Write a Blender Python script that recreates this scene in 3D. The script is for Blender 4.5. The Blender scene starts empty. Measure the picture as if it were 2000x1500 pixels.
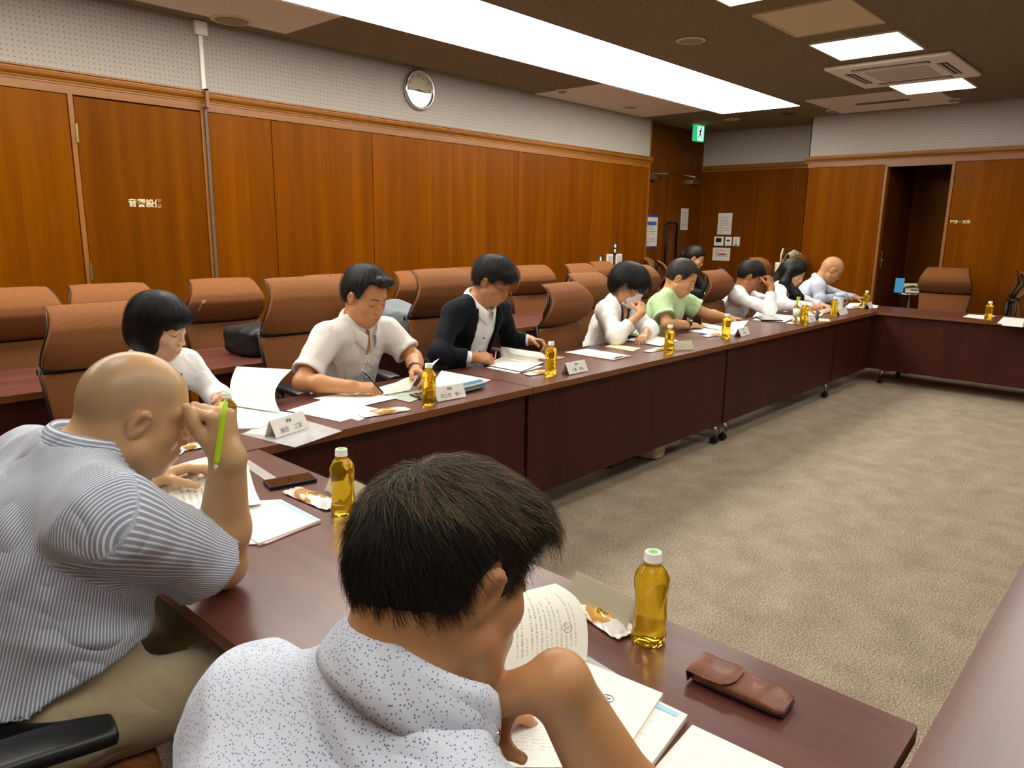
import bpy, math, random
import numpy as np
from mathutils import Vector, Matrix
PI = math.pi
scene = bpy.context.scene
COL = scene.collection
rng = np.random.default_rng(7)
random.seed(7)

# ------------------------------------------------------------------ camera
FP = 1430.66                                   # focal length in pixels of the 2000 px wide frame
def _n(v): v = np.array(v, float); return v/np.linalg.norm(v)
_X = _n((1354., 283., -FP)); _Y = _n((-1580., 327., -FP)); _Z = _n(np.cross(_X, _Y)); _Y = np.cross(_Z, _X)
RC = np.array([_X, _Y, _Z])                    # world = RC @ camera
HC = 1.47
cam_d = bpy.data.cameras.new('camera'); cam = bpy.data.objects.new('camera', cam_d); COL.objects.link(cam)
cam_d.sensor_width = 36.0; cam_d.lens = FP/2000*36; cam_d.clip_start = 0.02; cam_d.clip_end = 60
M4 = Matrix.Identity(4)
for i in range(3):
    for j in range(3): M4[i][j] = RC[i, j]
M4[2][3] = HC
cam.matrix_world = M4
scene.camera = cam

def ray(px, py): return RC @ _n((px-1000., 750.-py, -FP))
def atz(px, py, z): r = ray(px, py); return np.array([0, 0, HC]) + (z-HC)/r[2]*r
def aty(px, py, y): r = ray(px, py); return np.array([0, 0, HC]) + y/r[1]*r
def atx(px, py, x): r = ray(px, py); return np.array([0, 0, HC]) + x/r[0]*r
def atd(px, py, d): return np.array([0, 0, HC]) + d*ray(px, py)
TZ = 0.72                                      # table top height
def tb(px, py): return atz(px, py, TZ)

# ------------------------------------------------------------------ world, exposure
w = bpy.data.worlds.new('world'); scene.world = w; w.use_nodes = True
w.node_tree.nodes['Background'].inputs[0].default_value = (0.9, 0.93, 1, 1)
w.node_tree.nodes['Background'].inputs[1].default_value = 0.05
scene.view_settings.view_transform = 'Standard'
scene.view_settings.look = 'None'
scene.view_settings.exposure = 0.0
scene.view_settings.gamma = 1.0
scene.view_settings.use_curve_mapping = False
LIGHT_STRIP = 10.5
LIGHT_SQUARE = 10.5
LIGHT_STRIP2 = 3.6

# ------------------------------------------------------------------ materials
def C(h):
    h = h.lstrip('#'); v = [int(h[i:i+2], 16)/255 for i in (0, 2, 4)]
    return tuple((c/12.92 if c <= .04045 else ((c+.055)/1.055)**2.4) for c in v) + (1.0,)
class NT:
    def __init__(s, name):
        s.m = bpy.data.materials.new(name); s.m.use_nodes = True; s.t = s.m.node_tree; s.n = s.t.nodes
        s.b = s.n['Principled BSDF']
    def new(s, typ, **kw):
        x = s.n.new(typ)
        for k, v in kw.items():
            if k.startswith('i_'):
                key = k[2:]; key = int(key) if key.isdigit() else key.replace('_', ' ')
                x.inputs[key].default_value = v
            else: setattr(x, k, v)
        return x
    def L(s, a, b): s.t.links.new(a, b)
    def set(s, **kw):
        for k, v in kw.items(): s.b.inputs[k.replace('_', ' ')].default_value = v
    def coord(s, which='Object', scale=(1, 1, 1), rot=(0, 0, 0)):
        tc = s.new('ShaderNodeTexCoord'); mp = s.new('ShaderNodeMapping')
        mp.inputs['Scale'].default_value = scale; mp.inputs['Rotation'].default_value = rot
        s.L(tc.outputs[which], mp.inputs[0]); return mp.outputs[0]
    def noise(s, vec, scale, detail=3, rough=.5, dist=0):
        x = s.new('ShaderNodeTexNoise'); x.inputs['Scale'].default_value = scale
        x.inputs['Detail'].default_value = detail; x.inputs['Roughness'].default_value = rough; x.inputs['Distortion'].default_value = dist
        s.L(vec, x.inputs['Vector']); return x.outputs[0]
    def ramp(s, fac, stops):
        r = s.new('ShaderNodeValToRGB'); e = r.color_ramp.elements
        while len(e) < len(stops): e.new(.5)
        for q, (p, c) in zip(e, stops): q.position = p; q.color = c
        s.L(fac, r.inputs[0]); return r.outputs[0]
    def math(s, op, a, b=None, clamp=False):
        x = s.new('ShaderNodeMath', operation=op); x.use_clamp = clamp
        for i, v in enumerate((a, b)):
            if v is None: continue
            if isinstance(v, (int, float)): x.inputs[i].default_value = v
            else: s.L(v, x.inputs[i])
        return x.outputs[0]
    def mix(s, fac, a, b):
        x = s.new('ShaderNodeMix', data_type='RGBA')
        for i, v in ((0, fac), (6, a), (7, b)):
            if isinstance(v, (int, float)): x.inputs[i].default_value = v
            elif isinstance(v, tuple): x.inputs[i].default_value = v
            else: s.L(v, x.inputs[i])
        return x.outputs[2]
    def bump(s, h, strength=.3, dist=.01):
        x = s.new('ShaderNodeBump'); x.inputs['Strength'].default_value = strength; x.inputs['Distance'].default_value = dist
        s.L(h, x.inputs['Height']); s.L(x.outputs[0], s.b.inputs['Normal']); return x
    def col(s, c): s.L(c, s.b.inputs['Base Color'])
def plain(name, c, rough=.5, metal=0, spec=.5, coat=0, **kw):
    n = NT(name); n.set(Base_Color=C(c), Roughness=rough, Metallic=metal, Specular_IOR_Level=spec, Coat_Weight=coat)
    for k, v in kw.items(): n.b.inputs[k.replace('_', ' ')].default_value = v
    return n.m
def wood(name, dark, mid, light, axis='z', rough=.35, coat=.2, scale=1.0, fine=1.0, band=1.0, spec=.5, tint=None):
    n = NT(name); n.set(Specular_IOR_Level=spec)
    if tint: n.b.inputs['Specular Tint'].default_value = C(tint); n.b.inputs['Coat Tint'].default_value = C('#ffe2b0')
    sc = {'z': (9, 9, .35), 'x': (.5, 9, 9), 'y': (9, .5, 9)}[axis]
    v = n.coord('Object', tuple(a*scale for a in sc))
    a = n.noise(v, 1.0*band, 4, .6, .4)
    v2 = n.coord('Object', tuple(a*scale*9*fine for a in sc)); b = n.noise(v2, 1.5, 5, .65)
    f = n.math('ADD', n.math('MULTIPLY', a, .75), n.math('MULTIPLY', b, .28))
    n.col(n.ramp(f, [(.33, C(dark)), (.52, C(mid)), (.72, C(light))]))
    n.set(Roughness=rough, Coat_Weight=coat, Coat_Roughness=.15)
    n.bump(b, .04, .002)
    return n.m
MW = wood('veneer_wall', '#5f2d00', '#703900', '#824700', 'z', .36, .06, spec=.3, tint='#ffb45a')
MWD = wood('veneer_door', '#562900', '#653300', '#753f00', 'z', .36, .06, 1.1, spec=.3, tint='#ffb45a')
MFR = wood('frame_wood', '#75400a', '#8a5216', '#9c6224', 'z', .4, .08, 1.0)
MFX = wood('cornice_wood_x', '#7c480c', '#915a1a', '#a26b28', 'x', .36, .12, .7)
MFY = wood('cornice_wood_y', '#7c480c', '#915a1a', '#a26b28', 'y', .36, .12, .7)
MTOPX = wood('mahogany_top_x', '#4e2922', '#62372f', '#74463b', 'x', .34, .12, 1.2, 1.4)
MTOPY = wood('mahogany_top_y', '#4e2922', '#62372f', '#74463b', 'y', .34, .12, 1.2, 1.4)
MPAN = wood('mahogany_panel', '#34130c', '#411a0f', '#4a2013', 'z', .5, .0, .8, spec=.22)
MEDG = wood('table_edge', '#6b3a1c', '#794522', '#85502a', 'x', .42, .0, 1)
def mk_carpet():
    n = NT('carpet'); v = n.coord('Object')
    a = n.noise(v, 170, 3, .8); b = n.noise(v, 6, 2, .5); c = n.noise(v, 75, 2, .6)
    f = n.math('ADD', n.math('MULTIPLY', a, .8), n.math('MULTIPLY', n.math('ADD', b, c), .1))
    n.col(n.ramp(f, [(.36, C('#51483b')), (.46, C('#938471')), (.55, C('#b8a892')), (.66, C('#e6d8c2'))]))
    n.set(Roughness=.95, Specular_IOR_Level=.1); n.bump(a, .9, .006); return n.m
MCARP = mk_carpet()
def mk_ceil():
    n = NT('ceiling_rockwool'); v = n.coord('Object', (1, 3, 1)); a = n.noise(v, 40, 4, .7)
    n.col(n.ramp(a, [(.35, C('#73664f')), (.65, C('#a09277'))])); n.set(Roughness=.95, Specular_IOR_Level=.1); n.bump(a, .7, .01); return n.m
MCEIL = mk_ceil()
def mk_perf(name, base, axis):
    n = NT(name); v = n.coord('Object')
    sx = n.new('ShaderNodeSeparateXYZ'); n.L(v, sx.inputs[0])
    def cell(o):
        return n.math('SUBTRACT', n.math('FRACT', n.math('DIVIDE', o, .032)), .5)
    a = cell(sx.outputs[axis]); b = cell(sx.outputs[2])
    d = n.math('SQRT', n.math('ADD', n.math('MULTIPLY', a, a), n.math('MULTIPLY', b, b)))
    hole = n.math('LESS_THAN', d, .13)
    n.col(n.mix(hole, C(base), C('#726b62'))); n.set(Roughness=.8, Specular_IOR_Level=.2); return n.m
MPERX = mk_perf('perforated_board_x', '#a9a299', 0)
MPERY = mk_perf('perforated_board_y', '#b5aea6', 1)
MWHITE = plain('white_plastic', '#e8e4da', .45)
MGYP = plain('gypsum_white', '#e6dccf', .85, spec=.2)
MIVORY = plain('ivory_panel', '#ddcca8', .8, spec=.2)
MDARKP = plain('dark_plastic', '#141416', .38)
MBLKF = plain('black_frame', '#17181a', .45)
MCHROME = plain('chrome', '#d8d8d4', .15, 1.0)
MSTEEL = plain('satin_steel', '#b8b4a8', .35, 1.0)
MBRASS = plain('aged_nickel', '#a89a70', .35, .9)
MPAPER = plain('paper', '#f6f4ec', .8, spec=.2)
MPAPERC = plain('paper_cream', '#efead8', .8, spec=.2)
MCAP = plain('cap_white', '#f2f2ee', .4)
MGREEN = plain('green_print', '#8fc56a', .5)
MINK = plain('ink', '#38342f', .8)
MDRED = plain('dark_red_vinyl', '#4a1c16', .5)
def emis(name, c, s):
    n = NT(name); n.set(Base_Color=C(c), Roughness=.6); n.b.inputs['Emission Color'].default_value = C(c); n.b.inputs['Emission Strength'].default_value = s; return n.m
MLIGHT = emis('strip_diffuser', '#fffbf0', LIGHT_STRIP)
MLIGHT3 = emis('second_strip_diffuser', '#fffbf0', LIGHT_STRIP2)
MLIGHT2 = emis('square_diffuser', '#fffbf2', LIGHT_SQUARE)
def mk_fabric():
    n = NT('chair_fabric'); v = n.coord('Object')
    sx = n.new('ShaderNodeSeparateXYZ'); n.L(v, sx.inputs[0])
    nz = n.noise(v, 18, 2, .5)
    z = n.math('ADD', n.math('MULTIPLY', sx.outputs[2], 1150), n.math('MULTIPLY', nz, 4))
    wv = n.math('SINE', z)
    v3 = n.coord('Object', (60, 60, 900)); f = n.noise(v3, 1, 3, .7)
    t = n.math('ADD', n.math('MULTIPLY', wv, .10), f)
    n.col(n.ramp(t, [(.2, C('#60391d')), (.5, C('#7e4e2a')), (.8, C('#906039'))]))
    n.set(Roughness=.85, Specular_IOR_Level=.2); n.bump(t, .35, .0012); return n.m
MFAB = mk_fabric()

# ------------------------------------------------------------------ mesh builder
class MB:
    def __init__(s): s.v = []; s.f = []
    def add(s, vs, fs):
        o = len(s.v); s.v += [tuple(map(float, p)) for p in vs]; s.f += [tuple(i+o for i in f) for f in fs]; return s
    def box(s, x0, x1, y0, y1, z0, z1, M=None):
        vs = [(x, y, z) for z in (z0, z1) for y in (y0, y1) for x in (x0, x1)]
        if M is not None: vs = [tuple(M @ Vector(p)) for p in vs]
        return s.add(vs, [(0, 2, 3, 1), (4, 5, 7, 6), (0, 1, 5, 4), (2, 6, 7, 3), (0, 4, 6, 2), (1, 3, 7, 5)])
    def tube(s, pts, r, n=10, close=True):
        pts = [np.array(p, float) for p in pts]; rs = r if isinstance(r, (list, tuple)) else [r]*len(pts)
        t0 = _n(pts[1]-pts[0]); a = np.cross(t0, (0, 0, 1)); a = _n(a) if np.linalg.norm(a) > 1e-4 else np.array([1., 0, 0])
        vs = []
        for i, p in enumerate(pts):
            t = _n((pts[min(i+1, len(pts)-1)]-pts[max(i-1, 0)]))
            a = _n(a - t*np.dot(a, t)); b = np.cross(t, a)
            for k in range(n): th = 2*PI*k/n; vs.append(p+rs[i]*(math.cos(th)*a+math.sin(th)*b))
        fs = [(i*n+k, i*n+(k+1) % n, (i+1)*n+(k+1) % n, (i+1)*n+k) for i in range(len(pts)-1) for k in range(n)]
        if close: fs += [tuple(range(n))[::-1], tuple((len(pts)-1)*n+k for k in range(n))]
        return s.add(vs, fs)
    def lathe(s, prof, n=24, c=(0, 0, 0), lob=None):
        vs = []
        for (r, z) in prof:
            for k in range(n):
                th = 2*PI*k/n; rr = r*(1+(lob(z, th) if lob else 0)); vs.append((c[0]+rr*math.cos(th), c[1]+rr*math.sin(th), c[2]+z))
        fs = [(i*n+k, i*n+(k+1) % n, (i+1)*n+(k+1) % n, (i+1)*n+k) for i in range(len(prof)-1) for k in range(n)]
        fs += [tuple(range(n))[::-1], tuple((len(prof)-1)*n+k for k in range(n))]
        return s.add(vs, fs)
    def prism(s, poly, d0, d1, axis='z'):
        n = len(poly)
        mk = {'z': lambda a, b, d: (a, b, d), 'x': lambda a, b, d: (d, a, b), 'y': lambda a, b, d: (a, d, b)}[axis]
        return s.add([mk(a, b, d0) for a, b in poly]+[mk(a, b, d1) for a, b in poly],
                     [tuple(range(n))[::-1], tuple(range(n, 2*n))]+[(i, (i+1) % n, n+(i+1) % n, n+i) for i in range(n)])
    def slab(s, nu, nv, f, th, off=None):
        """closed slab: grid f(u,v)->point, thickened by th along -normal (or vector off)"""
        P = np.array([[f(i/(nu-1), j/(nv-1)) for j in range(nv)] for i in range(nu)], float)
        du = np.gradient(P, axis=0); dv = np.gradient(P, axis=1); N = np.cross(du, dv); N /= (np.linalg.norm(N, axis=2, keepdims=True)+1e-12)
        Q = P + (N*th if off is None else np.array(off))
        vs = list(P.reshape(-1, 3))+list(Q.reshape(-1, 3)); o = nu*nv; I = lambda i, j: i*nv+j
        fs = []
        for i in range(nu-1):
            for j in range(nv-1):
                fs.append((I(i, j), I(i, j+1), I(i+1, j+1), I(i+1, j))); fs.append((o+I(i, j), o+I(i+1, j), o+I(i+1, j+1), o+I(i, j+1)))
        b = [(i, 0) for i in range(nu)]+[(nu-1, j) for j in range(1, nv)]+[(i, nv-1) for i in range(nu-2, -1, -1)]+[(0, j) for j in range(nv-2, 0, -1)]
        for k in range(len(b)):
            p, q = I(*b[k]), I(*b[(k+1) % len(b)]); fs.append((p, q, o+q, o+p))
        return s.add(vs, fs)
def mesh_from(name, V, F, m, smooth=False, uv=None, fix=True):
    me = bpy.data.meshes.new(name); me.from_pydata([tuple(p) for p in V], [], F)
    if fix:
        import bmesh
        bm = bmesh.new(); bm.from_mesh(me); bmesh.ops.recalc_face_normals(bm, faces=bm.faces); bm.to_mesh(me); bm.free()
    me.materials.append(m)
    if smooth:
        me.polygons.foreach_set('use_smooth', [True]*len(me.polygons))
    me.update(); return me
def O(name, mb, m, parent=None, smooth=False, bevel=0, seg=2, sharp=None, loc=None, sub=0, kind=None, label=None):
    me = mesh_from(name, mb.v, mb.f, m, smooth or sharp is not None)
    if sharp is not None: me.set_sharp_from_angle(angle=math.radians(sharp))
    o = bpy.data.objects.new(name, me); COL.objects.link(o)
    if parent is not None: o.parent = parent
    if loc is not None: o.location = loc
    if bevel:
        b = o.modifiers.new('bevel', 'BEVEL'); b.width = bevel; b.segments = seg; b.limit_method = 'ANGLE'
    if sub:
        b = o.modifiers.new('sub', 'SUBSURF'); b.levels = sub; b.render_levels = sub
    if kind: o['kind'] = kind
    if label: o['label'] = label
    return o
def E(name, label, cat, loc=(0, 0, 0), rz=0, group=None):
    o = bpy.data.objects.new(name, None); COL.objects.link(o); o.empty_display_size = .05
    o.location = tuple(map(float, loc)); o.rotation_euler = (0, 0, rz); o['label'] = label; o['category'] = cat
    if group: o['group'] = group
    return o
def tag(o, label, cat, group=None):
    o['label'] = label; o['category'] = cat
    if group: o['group'] = group
    return o
def S(name, mb, m, parent=None, **kw):
    o = O(name, mb, m, parent, **kw)
    if parent is None: o['kind'] = 'structure'
    return o
def dup(root, loc, rz, label, group=None):
    r = root.copy(); COL.objects.link(r); r.location = tuple(map(float, loc)); r.rotation_euler = (0, 0, rz); r['label'] = label
    if group: r['group'] = group
    for ch in list(root.children):
        c = ch.copy(); COL.objects.link(c); c.parent = r
        for g in list(ch.children):
            d = g.copy(); COL.objects.link(d); d.parent = c
    return r
def text(s, size, m, parent, M, name='lettering', extrude=0.0003, align='CENTER', bold=0):
    cu = bpy.data.curves.new(name, 'FONT'); cu.body = s; cu.size = size; cu.extrude = extrude; cu.align_x = align; cu.align_y = 'CENTER'
    cu.resolution_u = 2; cu.offset = bold
    t = bpy.data.objects.new(name, cu); COL.objects.link(t)
    dg = bpy.context.evaluated_depsgraph_get(); me = bpy.data.meshes.new_from_object(t.evaluated_get(dg)); me.name = name
    bpy.data.objects.remove(t); bpy.data.curves.remove(cu)
    me.materials.clear(); me.materials.append(m)
    o = bpy.data.objects.new(name, me); COL.objects.link(o); o.parent = parent; o.matrix_local = M
    return o
def basis(o, x, y):
    """matrix with origin o, local x axis x, local y axis ~y, z = x cross y"""
    x = _n(x); y = np.array(y, float); y = _n(y-x*np.dot(x, y)); z = np.cross(x, y); M = Matrix.Identity(4)
    for i in range(3): M[i][0] = x[i]; M[i][1] = y[i]; M[i][2] = z[i]; M[i][3] = o[i]
    return M

# ================================================================== the room
LW = 5.47; CZ = 2.88
S('floor', MB().box(-2.6, 11.2, -4.6, 6.2, -.06, 0), MCARP)
S('ceiling', MB().box(-2.6, 11.2, -4.6, 6.2, CZ, CZ+.08), MCEIL)
# left wall: backing, perforated frieze, panels, door
wl = S('wall_left', MB().box(-2.5, 8.52, LW+.012, LW+.12, 0, CZ), MPAN)
S('frieze_board', MB().box(-2.5, 8.52, LW-.004, LW+.012, 2.39, CZ), MPERX, wl)
xs = [-1.6, -.55, .52, 1.69]
for a, b in zip(xs[:-1], xs[1:]): O('panel', MB().box(a+.003, b-.003, LW, LW+.014, .08, 2.268), MW, wl, bevel=.0015)
seams = [2.60, 3.114, 4.074, 5.03, 5.977, 6.913, 7.858, 8.52]
for a, b in zip(seams[:-1], seams[1:]): O('panel', MB().box(a+.003, b-.003, LW, LW+.014, .08, 2.268), MW, wl, bevel=.0015)
O('top_rail', MB().box(-2.5, 8.52, LW-.006, LW+.012, 2.272, 2.325), MFX, wl)
O('stile', MB().box(1.693, 1.722, LW-.006, LW+.012, 0, 2.272), MFR, wl)
O('stile', MB().box(2.556, 2.597, LW-.006, LW+.012, 0, 2.272), MFR, wl)
O('stile', MB().box(8.497, 8.524, LW-.008, LW+.125, 0, CZ-.001), MFR, wl)
prof = [(0, 2.325), (-.012, 2.325), (-.012, 2.335), (-.018, 2.338), (-.020, 2.35), (-.030, 2.356), (-.040, 2.368), (-.042, 2.380), (-.034, 2.386), (-.034, 2.394), (-.046, 2.398), (-.046, 2.408), (0, 2.408)]
S('trim_1', MB().prism([(LW+a, z) for a, z in prof], -2.5, 8.54, 'x'), MFX)
S('baseboard_left', MB().box(-2.5, 8.52, LW-.008, LW+.012, 0, .08), MPAN)
d1 = S('door_1', MB().box(1.727, 2.552, LW+.0, LW+.02, .01, 2.262), MWD, bevel=.002)
for z in (2.035, 1.147, .3):
    h = MB().box(1.717, 1.733, LW-.012, LW+.002, z-.055, z+.055); h.tube([(1.725, LW-.013, z-.06), (1.725, LW-.013, z+.06)], .006)
    O('hinge', h, MBRASS, d1)
text('音響設備', .058, plain('letter_ivory', '#d8c8a0', .5), d1, basis((2.12, LW-.001, 1.603), (1, 0, 0), (0, 0, 1)), bold=.0012)
# door wall (recess), y = 5.6
DW = 5.6
wd = S('wall_door_recess', MB().box(8.53, 10.3, DW+.012, DW+.1, 0, CZ), MPAN)
O('panel', MB().box(8.53, 10.148, DW-.002, DW+.012, 2.25, CZ), MWD, wd)
O('stile', MB().box(10.02, 10.148, DW-.008, DW+.012, 0, 2.25), MWD, wd)
d2 = S('door_2', MB().box(8.56, 9.268, DW-.004, DW+.012, .01, 2.245), MWD, bevel=.002)
d3 = S('door_3', MB().box(9.274, 10.015, DW-.004, DW+.012, .01, 2.245), MWD, bevel=.002)
for dd, x in ((d2, 9.11), (d3, 9.39)):
    c_ = 9.266 if x < 9.27 else 9.276; sg = 1 if x > 9.27 else -1; p = [(c_+sg*.002, DW-.08, 1.585), (x-sg*.05, DW-.08, 1.585), (x-sg*.015, DW-.08, 1.57), (x, DW-.08, 1.53), (x, DW-.08, .7), (x, DW-.075, .65), (x, DW-.05, .63), (x, DW-.004, .64)]
    O('pull_handle', MB().tube(p, .016, 12), plain('black_chrome', '#1a1612', .15, .6), dd, smooth=True)
for dd, x, s in ((d2, 8.62, 1), (d3, 9.97, -1)):
    c = MB().box(min(x, x+s*.2), max(x, x+s*.2), DW-.065, DW-.004, 2.14, 2.20)
    c.tube([(x+s*.1, DW-.04, 2.2), (x+s*.1, DW-.04, 2.225), (x+s*.32, DW-.16, 2.225), (x+s*.36, DW-.02, 2.25)], .010, 8)
    O('door_closer', c, MSTEEL, dd, bevel=.004)
# recess wall x = 10.15 and side return
RX = 10.15
wr = S('wall_recess', MB().box(RX+.012, RX+.1, 3.7, DW+.1, 0, CZ), MPAN)
O('frieze_board', MB().box(RX-.004, RX+.012, 3.7, DW-.0, 2.40, CZ), MPERY, wr)
for a, b in ((3.7, 4.72), (4.726, 5.592)): O('panel', MB().box(RX, RX+.014, a, b, .08, 2.33), MWD, wr, bevel=.0015)
S('trim_2', MB().prism([(RX+a, z) for a, z in prof], 3.7, DW, 'y') if False else MB().add([(RX+a, y, z) for y in (3.7, DW) for a, z in prof],
   [tuple(range(13))[::-1], tuple(range(13, 26))]+[(i, (i+1) % 13, 13+(i+1) % 13, 13+i) for i in range(13)]), MFY)
BX = 9.55; YC = 3.80
wb = S('wall_back', MB().box(BX+.012, BX+.55, 2.86, YC-.012, 0, CZ).box(BX+.012, BX+.55, -4.6, 2.18, 0, CZ).box(BX+.012, BX+.55, 2.18, 2.86, 2.27, CZ), MPAN)
O('frieze_board', MB().box(BX-.004, BX+.012, -4.6, YC, 2.39, CZ), MPERY, wb)
O('frieze_board', MB().box(BX-.004, BX+.55, YC-.012, YC+.002, 2.39, CZ), MPERX, wb)
O('return_panel', MB().box(BX, BX+.55, YC-.012, YC, 0, 2.39), MWD, wb)
O('panel', MB().box(BX, BX+.014, 2.895, YC-.001, .08, 2.268), MW, wb, bevel=.002)
O('panel', MB().box(BX, BX+.014, .9, 2.15, .08, 2.268), MW, wb, bevel=.002)
O('panel', MB().box(BX, BX+.014, -.4, .895, .08, 2.268), MW, wb, bevel=.002)
O('panel', MB().box(BX, BX+.014, -1.7, -.405, .08, 2.268), MW, wb, bevel=.002)
O('panel', MB().box(BX, BX+.014, -4.5, -1.705, .08, 2.268), MW, wb, bevel=.002)
for y0, y1 in ((2.857, 2.89), (2.155, 2.188)): O('stile', MB().box(BX-.008, BX+.04, y0, y1, 0, 2.272), MFR, wb, bevel=.002)
O('niche_head', MB().box(BX-.006, BX+.02, 2.188, 2.857, 2.245, 2.272), MFY, wb)
O('top_rail', MB().box(BX-.006, BX+.012, -4.6, YC, 2.272, 2.325), MFY, wb)
def ytrim(x, y0, y1): 
    return MB().add([(x+a, y, z) for y in (y0, y1) for a, z in prof], [tuple(range(13))[::-1], tuple(range(13, 26))]+[(i, (i+1) % 13, 13+(i+1) % 13, 13+i) for i in range(13)])
S('trim_3', ytrim(BX, -4.6, YC+.03), MFY)
S('baseboard_back', MB().box(BX-.006, BX+.012, -4.6, 2.155, 0, .08).box(BX-.006, BX+.012, 2.89, YC, 0, .08), MPAN)
# niche behind the opening
wn = S('wall_niche', MB().box(BX+.55, BX+1.3, 2.87, 2.95, 0, 2.5).box(BX+.55, BX+1.3, 2.1, 2.17, 0, 2.5).box(BX+1.2, BX+1.3, 2.1, 2.95, 0, 2.5).box(BX+.5, BX+1.3, 2.1, 2.95, 2.5, 2.56), MWD)
O('jamb_panel', MB().box(BX+.04, BX+.56, 2.845, 2.858, .0, 2.245), MWD, wn)
O('jamb_panel', MB().box(BX+.04, BX+.56, 2.18, 2.19, .0, 2.245), MWD, wn)
O('latch_plate', MB().box(BX+.10, BX+.13, 2.838, 2.846, 1.07, 1.27).box(BX+.105, BX+.125, 2.828, 2.84, 1.15, 1.18), MSTEEL, wn, bevel=.002)
text('電源・光源', .040, plain('letter_ivory2', '#d8c8a0', .5), wb, basis((BX-.001, 2.038, 1.615), (0, -1, 0), (0, 0, 1)), bold=.0015)
# unseen walls closing the room
S('wall_right', MB().box(-2.6, 11.2, -4.7, -4.6, 0, CZ), plain('right_wall_paint', '#b08c66', .7))
S('wall_near', MB().box(-2.7, -2.6, -4.6, 6.2, 0, CZ), plain('near_wall_paint', '#a88a68', .7))
# cable duct
k = E('cable_duct', 'white and brown cable duct running down the panelled wall beside the storage door', 'cable duct', (2.585, LW, 0))
def rel(o, mb): 
    mb.v = [(x-o.location.x, y-o.location.y, z-o.location.z) for x, y, z in mb.v]; return mb
O('junction_box', rel(k, MB().box(2.54, 2.63, LW-.05, LW-.004, 2.78, 2.875)), MWHITE, k, bevel=.006)
O('white_conduit', rel(k, MB().box(2.574, 2.602, LW-.022, LW-.004, 2.41, 2.79)), MWHITE, k, bevel=.002)
O('brown_conduit', rel(k, MB().box(2.574, 2.598, LW-.068, LW-.044, 2.30, 2.42).box(2.574, 2.598, LW-.068, LW-.005, 2.405, 2.42).box(2.574, 2.598, LW-.068, LW-.005, 2.29, 2.305)), MFR, k, bevel=.002)
O('grey_conduit', rel(k, MB().box(2.576, 2.598, LW-.026, LW-.007, .05, 2.30)), plain('brown_grey_duct', '#5d4a3c', .5), k, bevel=.002)

# ------------------------------------------------------------------ ceiling items
def ceil_thing(name, label, cat, x, y, group=None): return E(name, label, cat, (x, y, CZ), 0, group)
bx = [-1.0, .06, 1.77, 3.48, 5.19, 6.90, 8.61]
labs = ['light strip module of the long ceiling strip above the near table corner', 'light module of the long ceiling strip, nearest one reaching the top edge of the view', 'long strip light module second in the row, above the man in the suit jacket', 'strip light module in the middle of the long glowing ceiling strip', 'strip light module second from the far end of the long ceiling strip', 'strip light module at the far end of the long ceiling strip']
for i in range(6):
    a, b = bx[i], bx[i+1]; k = ceil_thing('strip_light', labs[i], 'ceiling light', (a+b)/2, 4.06, 'modules of the long ceiling light strip')
    hw = (b-a)/2
    O('diffuser', MB().box(-hw+.004, hw-.004, -.475, .475, -.007, -.001), MLIGHT, k)
    O('housing', MB().box(-hw+.001, hw-.001, -.487, .487, -.0045, -.0002), plain('strip_rim%d' % i, '#9a8a70', .6) if i == 0 else bpy.data.materials['strip_rim0'], k)
for i in range(6):
    a, b = bx[i], bx[i+1]; k = ceil_thing('strip_light', '%s module from the near wall of the second long ceiling strip, outside the view' % ('first', 'second', 'third', 'fourth', 'fifth', 'sixth')[i], 'ceiling light', (a+b)/2, .18, 'modules of the second ceiling light strip')
    hw = (b-a)/2
    O('diffuser', MB().box(-hw+.004, hw-.004, -.475, .475, -.007, -.001), MLIGHT3, k)
    O('housing', MB().box(-hw+.001, hw-.001, -.487, .487, -.0045, -.0002), bpy.data.materials['strip_rim0'], k)
sq = [(8.22, 2.15, 'square ceiling light farthest away, behind the air conditioner'), (6.25, 2.12, 'square ceiling light in front of the air conditioner'), (4.29, 2.12, 'square ceiling light cut by the top of the view'), (2.3, 2.12, 'square ceiling light over the near end of the open floor'), (.3, 2.12, 'square ceiling light over the near table row')]
for x, y, lb in sq:
    k = ceil_thing('square_light', lb, 'ceiling light', x, y, 'square recessed ceiling lights')
    O('diffuser', MB().box(-.325, .325, -.305, .305, -.010, 0), MLIGHT2, k, bevel=.004)
    O('frame', MB().box(-.34, -.327, -.32, .32, -.012, 0).box(.327, .34, -.32, .32, -.012, 0).box(-.327, .327, -.32, -.307, -.012, 0).box(-.327, .327, .307, .32, -.012, 0), MWHITE, k)
for j, (x, y) in enumerate([(6.25, -2.2), (3.6, -2.2), (1.0, -2.2)]):  # unseen fill lights, added only to illuminate the room
    k = ceil_thing('square_light', '%s added square fill light far to the right, outside the view' % ('farthest', 'middle', 'nearest')[j], 'ceiling light', x, y, 'added fill lights outside the view')
    O('diffuser', MB().box(-.325, .325, -.305, .305, -.010, 0), MLIGHT2, k, bevel=.004)
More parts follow.
